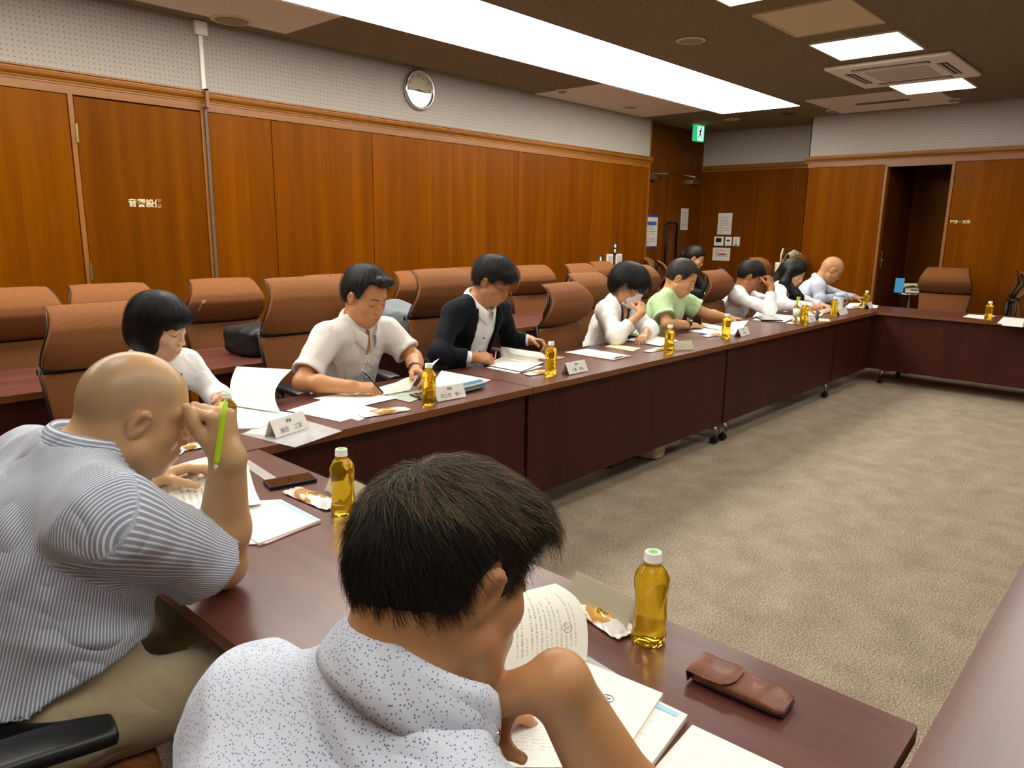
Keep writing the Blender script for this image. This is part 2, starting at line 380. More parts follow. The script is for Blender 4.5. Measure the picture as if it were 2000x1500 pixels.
# air conditioner
k = ceil_thing('air_conditioner', 'white four-way ceiling cassette air conditioner between two square lights', 'air conditioner', 7.31, 2.155)
MACW = plain('ac_white', '#f8f5ee', .5); O('body', MB().box(-.54, .54, -.49, .49, -.035, 0), MACW, k, bevel=.02, seg=3)
O('grille', MB().box(-.25, .25, -.24, .24, -.042, -.03), plain('ac_grille', '#cfcabf', .6), k, bevel=.004)
for x0, x1, y0, y1 in ((-.40, -.33, -.3, .3), (.33, .40, -.3, .3), (-.26, .26, -.40, -.33), (-.26, .26, .33, .40)):
    v = O('air_outlet', MB().box(x0, x1, y0, y1, -.040, -.032), plain('ac_slot', '#22252a', .5) if x0 == -.40 else bpy.data.materials['ac_slot'], k)
    lx = (x1-x0) < .1
    for q in (-.3, .3):
        O('louvre', MB().box(x0+.012+(.036*(q > 0) if lx else 0), x1-.012-(.036*(q < 0) if lx else 0), y0+.012+(.036*(q > 0) if not lx else 0), y1-.012-(.036*(q < 0) if not lx else 0), -.0445, -.0395), MWHITE, v)
k = ceil_thing('access_hatch', 'beige square access panel in the brown ceiling', 'access panel', 5.26, 2.11)
O('panel', MB().box(-.35, .35, -.29, .29, -.010, 0), MIVORY, k); O('rim', MB().box(-.365, -.352, -.305, .305, -.014, 0).box(.352, .365, -.305, .305, -.014, 0).box(-.352, .352, -.305, -.292, -.014, 0).box(-.352, .352, .292, .305, -.014, 0), MIVORY, k)
k = ceil_thing('ceiling_board', 'cream ceiling board with a slot diffuser by the far wall', 'ceiling panel', 8.87, 2.79)
O('board', MB().box(-.56, .56, -.62, .62, -.008, 0), MGYP, k)
O('slot', MB().box(-.05, .05, -.27, .27, -.013, -.007), plain('slot_dark', '#6a5a45', .8), k)
k = ceil_thing('ceiling_board', 'pale ceiling board with hatch joints above the clock end of the left wall', 'ceiling panel', 7.24, 4.99)
O('board', MB().box(-1.04, 1.04, -.42, .47, -.006, 0), MGYP, k)
O('hatch', MB().box(.30, .86, -.06, .36, -.010, -.005), MGYP, k, bevel=.002)
k = ceil_thing('ceiling_board', 'pale ceiling board at the top left above the storage door', 'ceiling panel', 1.8, 4.94)
O('board', MB().box(-1.4, 1.37, -.37, .35, -.006, 0), MGYP, k)
for x, y, r, lb in ((2.72, 5.24, .14, 'round ceiling speaker beside the white junction box at top left'), (5.24, 3.06, .11, 'round ceiling speaker between the light strip and the square lights'), (7.51, 5.13, .09, 'round grey vent in the pale ceiling board'), (6.23, 5.1, .07, 'small smoke detector near the clock'), (9.09, 4.64, .1, 'round downlight in the ceiling of the door recess'), (9.15, 3.42, .07, 'small round detector at the far end near the recess corner'), (9.15, 2.17, .07, 'small round detector on the ceiling board behind the far square light')):
    k = ceil_thing('ceiling_disc', lb, 'ceiling fitting', x, y)
    O('rim', MB().lathe([(r*.9, 0), (r, -.004), (r, -.010), (r*.86, -.016), (r*.8, -.010)], 32), MIVORY if r > .08 else MWHITE, k, sharp=40)
    O('centre', MB().lathe([(r*.84, -.006), (r*.8, -.013), (r*.3, -.018 if r > .08 else -.035), (.001, -.019 if r > .08 else -.036)], 32), plain('speaker_net', '#9c8a6a', .8) if 'speaker_net' not in bpy.data.materials else bpy.data.materials['speaker_net'], k, smooth=True)
k = ceil_thing('vent_grille', 'small dark square vent near the end of the light strip', 'vent', 9.11, 3.92)
O('plate', MB().box(-.07, .07, -.07, .07, -.008, 0), plain('vent_dark', '#4a3c28', .7), k, bevel=.003)
# exit sign
k = ceil_thing('exit_sign', 'green lit exit sign hanging from the ceiling before the double door', 'exit sign', 9.25, 5.2)
MG = emis('exit_green', '#1fae6a', 1.2); MGW = emis('exit_white', '#bff5d8', 1.3)
O('housing', MB().box(-.105, .105, -.025, .025, -.225, -.02), MG, k, bevel=.004)
O('hanger', MB().box(-.12, .12, -.04, .04, -.02, 0), MWHITE, k)
# built facing -x-ish viewer side
k.rotation_euler = (0, 0, math.radians(-4))
q = O('lit_panel', MB().box(-.062, .075, -.030, -.0245, -.215, -.035), MGW, k)
fig = MB()
def seg(mb, a, b, wd, y=-.0315):
    a = np.array(a); b = np.array(b); d = _n((b-a)); nrm = np.array([-d[1], d[0]])*wd/2
    pts = [a-nrm, b-nrm, b+nrm, a+nrm]; mb.add([(p[0], y, p[1]) for p in pts]+[(p[0], y+.002, p[1]) for p in pts], [(0, 1, 2, 3), (7, 6, 5, 4), (0, 4, 5, 1), (1, 5, 6, 2), (2, 6, 7, 3), (3, 7, 4, 0)])
F_ = lambda x, z: (x*.75+.005, -.035+(z+.06)*.82)
for A_, B_, W_s in (((0, -.11), (-.01, -.18), .035), ((0, -.115), (-.05, -.15), .014), ((0, -.115), (.05, -.13), .014), ((-.01, -.18), (.03, -.21), .02), ((.03, -.21), (.02, -.26), .016), ((-.01, -.18), (-.05, -.22), .02), ((-.05, -.22), (-.075, -.24), .016)): seg(fig, F_(*A_), F_(*B_), W_s*.8)
fig.add([(.012+.016*math.cos(t*PI/4), y, -.060+.014*math.sin(t*PI/4)) for y in (-.0315, -.0295) for t in range(8)], [tuple(range(8))[::-1], tuple(range(8, 16))]+[(i, (i+1) % 8, 8+(i+1) % 8, 8+i) for i in range(8)])
O('running_figure', fig, plain('exit_dark_green', '#0c7a48', .6), q)
# wall clock
k = E('wall_clock', 'round chrome rimmed wall clock showing a quarter past three', 'clock', (4.595, LW-.004, 2.69))
def disc(r, y0, y1, n=48, r0=0):
    mb = MB(); vs = []
    for y in (y0, y1):
        vs += [(r*math.cos(2*PI*i/n), y, r*math.sin(2*PI*i/n)) for i in range(n)]
    return mb.add(vs, [tuple(range(n)), tuple(range(n, 2*n))[::-1]]+[(i, n+i, n+(i+1) % n, (i+1) % n) for i in range(n)])
ring = MB(); n = 64; pr = [(.168, 0), (.172, -.02), (.170, -.04), (.160, -.048), (.150, -.04), (.149, -.012), (.149, 0)]
vs = [(r*math.cos(2*PI*i/n), y, r*math.sin(2*PI*i/n)) for r, y in pr for i in range(n)]
ring.add(vs, [(a*n+i, a*n+(i+1) % n, (a+1) % 7*n+(i+1) % n, (a+1) % 7*n+i) for a in range(7) for i in range(n)])
O('rim', ring, MCHROME, k, smooth=True)
face = O('dial', disc(.152, -.012, 0), plain('clock_face', '#c9c3a4', .6), k)
for i in range(1, 13):
    a = PI/2-2*PI*i/12; text(str(i), .042, MINK, face, basis((.122*math.cos(a), -.0135, .122*math.sin(a)), (1, 0, 0), (0, 0, 1)), 'numeral')
hd = MB(); seg(hd, (-.02, .002), (.115, -.012), .007, -.018); seg(hd, (-.015, .003), (.08, -.020), .011, -.021)
O('hand', hd, MINK, k)
gl = NT('clock_glass'); g1 = gl.new('ShaderNodeBsdfGlossy'); g1.inputs['Roughness'].default_value = 0.0; g2 = gl.new('ShaderNodeBsdfTransparent'); mx = gl.new('ShaderNodeMixShader'); mx.inputs[0].default_value = .09
gl.L(g2.outputs[0], mx.inputs[1]); gl.L(g1.outputs[0], mx.inputs[2]); gl.L(mx.outputs[0], gl.n['Material Output'].inputs[0])
O('glass', disc(.151, -.030, -.028), gl.m, k)
# wall plates and switches on the left wall
def plate(x, z, w_, h_, m, label, cat='switch', inner=None, y=LW):
    k = E('wall_switch' if cat == 'switch' else 'wall_socket', label, cat, (x, y, z))
    O('plate', MB().box(-w_/2, w_/2, -.012, 0, -h_/2, h_/2), m, k, bevel=.002)
    for (ix, iz, iw, ih, im) in inner or []: O('rocker', MB().box(ix-iw/2, ix+iw/2, -.016, -.011, iz-ih/2, iz+ih/2), im, k, bevel=.001)
plate(7.80, 1.245, .10, .145, MSTEEL, 'steel switch plate with two rockers, highest on the left wall', 'switch', [(0, .03, .035, .04, MWHITE), (0, -.03, .035, .04, MWHITE)])
plate(7.50, 1.11, .09, .12, MSTEEL, 'small steel wall plate left of the two white boxes', 'socket', [(0, .01, .03, .05, MWHITE)])
plate(7.70, 1.10, .13, .15, MWHITE, 'white wall box with a key slot, left one of the pair', 'switch', [(0, 0, .085, .11, plain('switch_grey', '#b9bcc0', .5))])
plate(7.90, 1.10, .13, .15, MWHITE, 'white wall box with a key slot, right one under the steel switch plate', 'switch', [(0, 0, .085, .11, bpy.data.materials['switch_grey'])])
# notices : flat printed sheets
def mk_print(name, base='#e9e6df', lines=16, ink='#55524e', m0=.1, m1=.9, v0=.1, v1=.9, vertical=False, dens=.5, chars=26):
    n = NT(name); tc = n.new('ShaderNodeTexCoord'); sx = n.new('ShaderNodeSeparateXYZ'); n.L(tc.outputs['UV'], sx.inputs[0])
    u, v = (sx.outputs[0], sx.outputs[1]) if not vertical else (sx.outputs[1], sx.outputs[0])
    lv = n.math('MULTIPLY', v, lines); row = n.math('FLOOR', lv); fr = n.math('FRACT', lv)
    inrow = n.math('MULTIPLY', n.math('GREATER_THAN', fr, .3), n.math('LESS_THAN', fr, .7))
    cb = n.new('ShaderNodeCombineXYZ'); n.L(n.math('MULTIPLY', u, chars), cb.inputs[0]); n.L(n.math('MULTIPLY', row, 7.31), cb.inputs[1])
    ns = n.noise(cb.outputs[0], 2.2, 3, .8)
    wl_ = n.new('ShaderNodeTexWhiteNoise', noise_dimensions='1D'); n.L(row, wl_.inputs['W'])
    lim = n.math('ADD', m0+.25*(m1-m0), n.math('MULTIPLY', wl_.outputs[0], .9*(m1-m0)))
    ok = n.math('MULTIPLY', n.math('GREATER_THAN', u, m0), n.math('LESS_THAN', u, n.math('MINIMUM', lim, m1)))
    ok = n.math('MULTIPLY', ok, n.math('MULTIPLY', n.math('GREATER_THAN', v, v0), n.math('LESS_THAN', v, v1)))
    f = n.math('MULTIPLY', n.math('MULTIPLY', inrow, ok), n.math('GREATER_THAN', ns, dens))
    n.col(n.mix(n.math('MULTIPLY', f, .75), C(base), C(ink))); n.set(Roughness=.75, Specular_IOR_Level=.25); return n.m
MPR = mk_print('printed_page', '#f7f6f0', 34, '#b9b7b0', .12, .88, .12, .88, dens=.55, chars=60)
MPRV = mk_print('printed_page_vertical', '#f4f1e6', 17, '#a8a59c', .15, .85, .14, .86, True, .50, 50)
MPRL = mk_print('printed_page_light', '#f8f7f1', 18, '#a5a39c', .2, .8, .35, .8, False, .55, 30)
MNOT = mk_print('notice_print', '#d2ccc2', 13, '#77716a', .12, .88, .1, .84, dens=.44, chars=22)
def sheet(name, P, m, parent=None, bow=0.0, th=.0006, nu=10, nv=6, curl=None, flip=False):
    """P: four world corners p00,p10,p11,p01 ; bow lifts the middle along u ; curl(u,v)->offset vector"""
    P = [np.array(p, float) for p in P]
    up = np.array([0, 0, 1.])
    def f(u, v):
        p = (1-u)*(1-v)*P[0]+u*(1-v)*P[1]+u*v*P[2]+(1-u)*v*P[3]
        p = p + up*bow*math.sin(PI*u)
        if curl: p = p+np.array(curl(u, v))
        return p
    mb = MB().slab(nu, nv, f, -th if flip else th, off=None)
    o = O(name, mb, m, parent, smooth=False)
    # uv from grid order
    me = o.data; uvl = me.uv_layers.new(name='UVMap'); g = nu*nv
    vi = np.zeros(len(me.loops), int); me.loops.foreach_get('vertex_index', vi); q = vi % g
    uvs = np.stack([(q//nv)/(nu-1), (q % nv)/(nv-1)], 1).astype(np.float32)
    uvl.data.foreach_set('uv', uvs.ravel())
    me.polygons.foreach_set('use_smooth', [True]*len(me.polygons)); me.set_sharp_from_angle(angle=math.radians(50))
    return o
def wsheet(x0, x1, y, z0, z1, m, parent=None, name='sheet', ax='x'):
    if ax == 'x': P = [(x0, y, z0), (x1, y, z0), (x1, y, z1), (x0, y, z1)]
    else: P = [(y, x0, z0), (y, x1, z0), (y, x1, z1), (y, x0, z1)]
    return sheet(name, P, m, parent, nu=3, nv=3, th=.001, flip=True)
MBLUE = plain('notice_blue', '#3458b0', .6); MDBLUE = plain('notice_dark_blue', '#2a3a9a', .6); MRED = plain('notice_red', '#c03a32', .6)
k = wsheet(8.70, 8.99, DW-.007, 1.245, 1.675, MNOT, name='blue_notice'); tag(k, 'white notice with blue bars and a blue heading band on the left door leaf', 'notice')
O('bar', MB().box(8.70, 8.99, DW-.0105, DW-.008, 1.655, 1.678), MDBLUE, k); O('bar', MB().box(8.70, 8.99, DW-.0105, DW-.008, 1.24, 1.262), MDBLUE, k)
O('heading_band', MB().box(8.73, 8.955, DW-.0105, DW-.008, 1.545, 1.59), MBLUE, k)
k = wsheet(9.60, 9.81, DW-.007, 1.49, 1.795, MNOT, name='door_notice'); tag(k, 'plain white printed notice on the right door leaf above the pull handle', 'notice')
k = wsheet(5.29, 5.07, RX-.003, 1.432, 1.74, MNOT, name='wall_notice', ax='y'); tag(k, 'tall white printed notice above the three wall controllers', 'notice')
k = wsheet(5.34, 5.062, RX-.003, 1.054, 1.24, mk_print('notice2', '#d2ccc2', 7, '#77716a', .12, .88, .3, .8, dens=.42, chars=22), name='red_print_notice', ax='y'); tag(k, 'white notice with a red middle line below the wall controllers', 'notice')
O('red_line', MB().box(RX-.0075, RX-.005, 5.13, 5.25, 1.135, 1.158), MRED, k)
for y, ww, lb, scr in ((5.25, .148, 'square white wall intercom with a dark screen, leftmost controller', 1), (5.098, .10, 'white wall remote with a small dark display, middle controller', 2), (4.974, .10, 'white wall remote with grey buttons, rightmost controller', 3)):
    k = E('wall_controller', lb, 'controller', (RX, y, 1.335))
    O('case', MB().box(-.02, 0, -ww/2, ww/2, -.065, .065), MWHITE, k, bevel=.004)
    if scr == 1: O('screen', MB().box(-.0225, -.019, -.045, .045, -.015, .045), MDARKP, k); O('buttons', MB().box(-.0225, -.019, -.05, .05, -.035, -.028), bpy.data.materials['switch_grey'], k)
    if scr == 2: O('screen', MB().box(-.0225, -.019, -.025, .025, .0, .025), MDARKP, k); O('buttons', MB().box(-.0225, -.019, -.03, .03, -.045, -.035), bpy.data.materials['switch_grey'], k)
    if scr == 3: O('screen', MB().box(-.0225, -.019, -.025, .025, -.03, .045), bpy.data.materials['switch_grey'], k); O('buttons', MB().box(-.0225, -.019, -.025, .025, -.055, -.04), MINK, k)

# ================================================================== tables
def table(label, x0, x1, y0, y1, front, rz=0.0, pivot=None, legs=(True, True), horiz=True, top=None, inset=(.07, .07)):
    """front: side that carries the modesty panel ('-y', '-x', '+y'); coordinates are world, rz rotates about pivot"""
    pv = np.array(pivot if pivot is not None else ((x0+x1)/2, (y0+y1)/2), float)
    k = E('conference_table', label, 'table', (pv[0], pv[1], 0), rz, 'mahogany meeting tables')
    x0 -= pv[0]; x1 -= pv[0]; y0 -= pv[1]; y1 -= pv[1]; g = .0015
    O('tabletop', MB().box(x0+g, x1-g, y0+g, y1-g, TZ-.0022, TZ), top or (MTOPX if horiz else MTOPY), k)
    O('edge_band', MB().box(x0+g, x1-g, y0+g, y1-g, TZ-.032, TZ-.0023), MEDG, k, bevel=.002)
    ins = .045
    L = {'-y': (x0+.01, x1-.01, y0+ins, y0+ins+.018), '+y': (x0+.01, x1-.01, y1-ins-.018, y1-ins), '-x': (x0+ins, x0+ins+.018, y0+.01, y1-.01), '+x': (x1-ins-.018, x1-ins, y0+.01, y1-.01)}[front]
    O('modesty_panel', MB().box(*L, .14, TZ-.033), MPAN, k, bevel=.002)
    ax = front in ('-y', '+y')
    for e, on in zip((0, 1), legs):
        if not on: continue
        for_ = MB()
        s = 1 if e == 0 else -1
        if ax:
            lx = (x0+inset[0]) if e == 0 else (x1-inset[1]); fy = L[2]-.0 if front == '-y' else L[3]; d = 1 if front == '-y' else -1
            P3 = lambda a, b, z: (lx+a, fy+d*b, z)
        else:
            lx = (y0+inset[0]) if e == 0 else (y1-inset[1]); fy = L[0] if front == '-x' else L[1]; d = 1 if front == '-x' else -1
            P3 = lambda a, b, z: (fy+d*b, lx+a, z)
        lg = MB(); lg.tube([P3(0, .30, .09), P3(0, .30, TZ-.04)], .025, 10)
        lg.tube([P3(0, .53, .075), P3(0, .30, .105), P3(0, .02, .12), P3(s*.0, -.0, .10)], .016, 8)
        lo = O('leg', lg, MCHROME if False else MSTEEL, k, smooth=True)
        lb = MB()
        for q in (-.016, .016):
            lb.tube([P3(q, .035, .20), P3(q, .035, .145), P3(q-s*.03, .02, .09), P3(q-s*.03, .02, .055)], .005, 6)
        O('foot_strip', lb, MCHROME, lo, smooth=True)
        for b in (.02, .53):
            c = MB(); a0 = P3(-s*.012 if b < .1 else 0, b, .027); ax3 = np.array(P3(1, 0, 0))-np.array(P3(0, 0, 0))
            c.tube([np.array(a0)-ax3*.02, np.array(a0)-ax3*.006], .027, 16); c.tube([np.array(a0)+ax3*.006, np.array(a0)+ax3*.02], .027, 16)
            c.tube([np.array(a0), np.array(a0)+np.array([0, 0, .03])], .012, 8)
            O('caster', c, MDARKP, lo, sharp=40)
    return k
YI = 2.27; YO = 2.885
table('left end mahogany table of the long row, before the woman with the bob', .52, 2.615, YI, YO, '-y', legs=(True, True))
table('mahogany table of the long row before the man in the suit jacket', 2.62, 4.71, YI, YO, '-y')
table('mahogany table of the long row before the masked woman', 4.715, 6.80, YI, YO, '-y')
table('short mahogany table of the long row, before the long-haired woman', 6.805, 7.775, YI, YO, '-y', legs=(False, False))
table('far mahogany cross table with an empty chair behind it', 7.785, 8.43, .83, 2.90, '-x', rz=math.radians(-2), pivot=(7.785, 2.27), horiz=False, inset=(.07, .72))
table('mahogany cross table cut by the right edge of the view', 7.785, 8.43, -1.27, .82, '-x', rz=math.radians(-2), pivot=(7.785, 2.27), horiz=False)
table('near mahogany table with the leather glasses case on it', .547, 1.18, .212, 2.262, '+x', horiz=False)
MTR = wood('mahogany_top_right', '#4a231c', '#5f3127', '#714034', 'x', .30, .5, 1.2, 1.4)
table('mahogany table at the lower right corner of the view', 1.0, 3.1, -.42, .2, '+y', top=MTR)
table('mahogany table beyond the lower right one, just outside the view', 3.105, 5.2, -.42, .2, '+y', top=MTR)
for i, (x0, x1, rz, lb) in enumerate([(-.45, 1.62, .5, 'leftmost mahogany table of the second row, behind the woman with the black bob'), (1.64, 3.72, 1.5, 'mahogany table of the second row holding the black bag and the grey backpack'), (3.75, 5.82, .5, 'mahogany table of the second row behind the man in the suit jacket'), (5.85, 7.9, 0, 'farthest mahogany table of the second row, behind the man in green')]):
    table(lb, x0, x1, 3.74+.02*i, 4.40+.02*i, '-y', rz=math.radians(rz))

# ================================================================== chairs
def chair_proto():
    k = E('office_chair', '', 'chair', (0, 0, 0), 0)
    sm = lambda t: t*t*(3-2*t)
    # seat
    def seat(u, v):
        a = (u-.5)*2; b = (v-.5)*2
        x = .245*a*(1-.06*b*b); y = -.03+.235*b*(1-.05*a*a)
        return (x, y, .475-.015*(1-a*a)*(1-b*b)*0-.03*max(0, -b-.55)**1.2 + .012*a*a)
    O('seat', MB().slab(14, 14, seat, 0, off=(0, 0, -.055)), MFAB, k, smooth=True, bevel=.018, seg=3)
    O('seat_pan', MB().box(-.2, .2, -.2, .18, .39, .425), MDARKP, k, bevel=.01)
    def back(u, v):
        a = (u-.5)*2; z = .49+.362*v
        hw = .215+.035*v
        y = .205+.045*v-.05*math.sin(PI*min(1, v*.8))*.6 - .03*(1-a*a) + .02
        return (hw*a, y, z-.012*(1-a*a)*(v > .9)*0)
    O('backrest', MB().slab(15, 14, back, 0, off=(0, .022, 0)), MFAB, k, smooth=True, bevel=.006)
    zz = [.872, .90, .95, 1.0, 1.05, 1.10, 1.13, 1.142]; yy = [.248, .216, .174, .152, .157, .192, .234, .264]; ww = [.236, .252, .258, .248, .230, .212, .204, .200]
    def head(u, v):
        a = (u-.5)*2; z = .872+(1.142-.872)*v
        y = np.interp(z, zz, yy)-.02*(1-a*a); hw = np.interp(z, zz, ww)
        drop = .006*a*a*a*a*(1 if v > .5 else 0)*(v-.5)*2
        return (hw*a, y, z-drop-.010*(1-a*a)*(1-v))
    O('headrest', MB().slab(17, 18, head, 0, off=(0, .024, .002)), MFAB, k, smooth=True, bevel=.007)
    # black rim behind headrest and back
    r = MB()
    for s in (-1, 1):
        pts = [(s*(np.interp(z, zz, ww)+.004), np.interp(z, zz, yy)+.026, z) for z in np.linspace(.872, 1.138, 12)]
        r.tube(pts, .0036, 8)
    r.tube([(x, .252+.0*abs(x), .872+.004*abs(x)) for x in np.linspace(-.245, .245, 9)], .011, 8)
    O('headrest_rim', r, MBLKF, k, smooth=True)
    f = MB()
    for s in (-1, 1): f.tube([(s*.248, .275, .868), (s*.232, .262, .7), (s*.216, .235, .52), (s*.15, .22, .47)], .010, 8)
    f.tube([(-.252, .29, .862), (-.15, .305, .855), (0, .31, .852), (.15, .305, .855), (.252, .29, .862)], [.014, .02, .022, .02, .014], 10)
    f.tube([(0, .31, .855), (0, .325, .7), (0, .30, .52), (0, .2, .40), (0, .05, .40)], [.02, .024, .026, .03, .03], 10)
    for s in (-1, 1): f.tube([(s*.13, .305, .86), (s*.17, .27, .95), (s*.175, .235, 1.02), (s*.15, .262, 1.10)], [.016, .014, .013, .010], 8)
    O('back_frame', f, MBLKF, k, smooth=True)
    for s in (-1, 1):
        ar = MB().tube([(s*.22, .0, .42), (s*.285, .0, .45), (s*.295, .01, .56), (s*.29, .02, .645)], [.018, .02, .018, .02], 10)
        a = O('armrest', ar, MBLKF, k, smooth=True)
        def pad(u, v, s=s):
            q = (v-.5)*2; return (s*.285+(u-.5)*.085*(1-.25*q*q*q*q), -.03+.15*q, .662-.012*max(0, -q)**2-.006*((u-.5)*2)**2)
        O('arm_pad', MB().slab(7, 15, pad, 0, off=(0, 0, -.024)), MDARKP, a, smooth=True, bevel=.009, seg=3)
    O('gas_column', MB().lathe([(.03, .12), (.03, .26), (.02, .26), (.02, .40)], 14), MDARKP, k, sharp=40)
    for i in range(5):
        th = 2*PI*i/5+.3; c, s_ = math.cos(th), math.sin(th)
        b = O('base_arm', MB().tube([(0, 0, .115), (c*.15, s_*.15, .105), (c*.29, s_*.29, .075), (c*.305, s_*.305, .06)], [.03, .022, .016, .012], 8), MBLKF, k, smooth=True)
        w1 = np.array([c*.305, s_*.305, .027]); t = np.array([-s_, c, 0])
        O('caster', MB().tube([w1-t*.024, w1-t*.005], .027, 14).tube([w1+t*.005, w1+t*.024], .027, 14).tube([w1, w1+np.array([0, 0, .03])], .011, 8), MDARKP, b, sharp=40)
    return k
proto = chair_proto(); first = [True]
def chair(x, y, deg, label, group):
    """deg = turn away from facing -y"""
    rz = math.radians(deg)
    if first[0]:
        first[0] = False; proto.location = (x, y, 0); proto.rotation_euler = (0, 0, rz); proto['label'] = label; proto['group'] = group; return proto
    return dup(proto, (x, y, 0), rz, label, group)
G1 = 'chairs at the long table row'; G2 = 'chairs at the second table row'
def fchair(px, py, y, deg, label, group):
    p = aty(px, py, y); rz = math.radians(deg); off = .262; zs = p[2]/1.142
    k = chair(p[0]+off*math.sin(rz), p[1]-off*math.cos(rz), deg, label, group); k.scale = (1, 1, float(zs)); return k
def hchair(px, py, deg, label, group, z=1.14):
    p = atz(px, py, z); rz = math.radians(deg); off = .26     # headrest top sits .26 behind the chair centre
    return chair(p[0]+off*math.sin(rz), p[1]-off*math.cos(rz), deg, label, group)
fchair(190, 592, 3.50, 4, 'terracotta office chair of the woman with the black bob', G1)
fchair(585, 541, 3.52, 2, 'terracotta office chair behind the man in the light grey polo shirt', G1)
fchair(855, 525, 3.55, 0, 'terracotta office chair behind the man in the dark suit jacket', G1)
hchair(1097, 548, 6, 'empty terracotta office chair right of the man in the suit jacket', G1)
fchair(1143, 533, 3.55, 0, 'terracotta office chair behind the masked woman', G1)
fchair(1243, 518, 3.60, 0, 'terracotta office chair behind the man in the green shirt', G1)
EC1 = hchair(1394, 525, 3, 'empty terracotta chair with a pale headrest scuff, right of the man in green', G1)
fchair(1478, 503, 3.70, 5, 'terracotta office chair behind the man resting his forehead on his fist', G1)
fchair(1553, 494, 3.72, 0, 'terracotta chair with a beige cloth over it, behind the long-haired woman', G1)
hchair(8, 557, 0, 'empty terracotta office chair cut by the left edge of the view', G2)
hchair(211, 549, 0, 'empty terracotta office chair in front of the storage door, second from the left', G2)
EC2 = hchair(431, 539, -3, 'empty terracotta office chair with a pale scuff, above the black bag', G2)
hchair(644, 532, 0, 'empty terracotta office chair half hidden behind the man in the grey polo', G2)
hchair(808, 525, 2, 'empty terracotta office chair behind the grey backpack', G2)
hchair(905, 519, 0, 'empty terracotta office chair mostly hidden by the head of the man in the suit', G2)
hchair(1038, 515, -4, 'empty second row chair directly right of the man in the suit', G2)
hchair(1128, 512, 0, 'empty terracotta office chair in the second row above the empty first row chair', G2)
hchair(1171, 508, 5, 'empty terracotta office chair in the second row left of the white wall boxes', G2)
hchair(1283, 506, 40, 'terracotta office chair of the woman in the black jacket, turned aside by the door', G2)
chair(8.5, 5.13, 25, 'terracotta office chair standing farthest back by the door pull handles', G2)
chair(8.86, 1.99, -88, 'empty terracotta office chair behind the cross table before the telephone niche', 'chairs at the far cross table')
chair(8.95, 1.06, 14, 'terracotta office chair seen from its black frame side at the right edge of the view', 'chairs at the far cross table')
nc_ = chair(.215, 1.50, 80, 'terracotta office chair of the man in the striped shirt, its black armrest in view', 'chairs at the near table')
nc_.scale = (1, 1, 1.04)
chair(.08, .62, 88, 'terracotta office chair of the man in the dotted shirt', 'chairs at the near table')

def scuff(ch, x0, z0, n, sx, sz):
    mb = MB(); rr_ = random.Random(n)
    for i in range(n):
        x = x0+sx*(i/n-.5)+rr_.uniform(-.004, .004); z = z0+sz*(i/n-.5); y = float(np.interp(z, [.872, .90, .95, 1.0, 1.05, 1.10, 1.13], [.248, .216, .174, .152, .157, .192, .234]))-.02*(1-(x/.25)**2)-.002
        mb.tube([(x-.012, y, z), (x+.012, y+.001, z+.004)], .0011, 4)
    o = O('scuff_marks', mb, bpy.data.materials.get('scuff') or plain('scuff', '#d9b9a4', .8), ch); o['kind'] = 'stuff'
scuff(EC1, .13, .965, 7, .05, .05); scuff(EC2, -.175, .985, 9, .02, .07)
# ================================================================== bottles
def mk_tea():
    n = NT('tea_bottle'); n.set(Base_Color=C('#ffd83a'), Roughness=.02, Transmission_Weight=.90, IOR=1.28); return n.m
MTEA = mk_tea()
MTEA2 = NT('pale_tea'); MTEA2.set(Base_Color=C('#dfe2b0'), Roughness=.05, Transmission_Weight=1.0, IOR=1.3); MTEA2 = MTEA2.m
def bottle_proto(name='tea_bottle'):
    k = E(name, '', 'bottle', (0, 0, 0), .3)
    def lob(z, th):
        if z < .022: return .07*math.cos(6*th)*(1-abs(z-.008)/.016 if z < .024 else 0)
        if .036 < z < .112: return .045*math.cos(5*th)*math.sin(PI*(z-.036)/.076)**.5+.012*math.cos(10*th)
        if .124 < z < .152: return .05*math.cos(5*th)*math.sin(PI*(z-.124)/.028)
        return 0
    prof = [(.018, .004), (.024, 0), (.0285, .002), (.0315, .008), (.0325, .016), (.031, .024), (.0318, .030), (.0300, .034), (.0312, .038), (.0305, .05), (.0292, .062), (.0286, .072), (.0290, .085), (.0300, .098), (.0312, .108), (.0322, .117), (.0318, .122), (.0325, .126), (.0310, .132), (.0255, .142), (.0195, .150), (.0145, .1545), (.0140, .158), (.017, .1585), (.017, .1605), (.0135, .161), (.0130, .165)]
    O('body', MB().lathe(prof, 60, lob=lob), MTEA, k, smooth=True)
    c = MB().lathe([(.0160, .1605), (.0163, .1625), (.0158, .163), (.0158, .177), (.0148, .1785), (.0001, .1787)], 40, lob=lambda z, th: .015*math.cos(40*th) if z < .177 else 0)
    c = O('cap', c, MCAP, k, sharp=50)
    g = MB()
    for s in (-1, 0, 1): g.tube([(.0035*s-.004, -.003-.001*s, .1788), (.0035*s+.004, .004, .1790)], .0009, 5)
    g.lathe([(.010, .1787), (.0101, .1790), (.0001, .17905)], 20)
    O('cap_print', g, MGREEN, c)
    return k
bp = bottle_proto(); bf = [True]
def bottle(px, py, label, s=1.0):
    p = tb(px, py); d = _n([p[0], p[1], 0]); p = p+d*.030
    if bf[0]: bf[0] = False; bp.location = tuple(p); bp['label'] = label; bp['group'] = 'small bottles of tea'; return bp
    return dup(bp, p, .3+random.random(), label, 'small bottles of tea')
bottle(1265, 1268, 'nearest tea bottle, between the leather case and the snack packet')
bottle(671, 1010, 'amber tea bottle standing right of the black phone on the near table')
bottle(449, 868, 'amber tea bottle beside the hand of the bald man in the striped shirt')
bottle(838, 792, 'amber tea bottle left of the name card of the man in the grey polo')
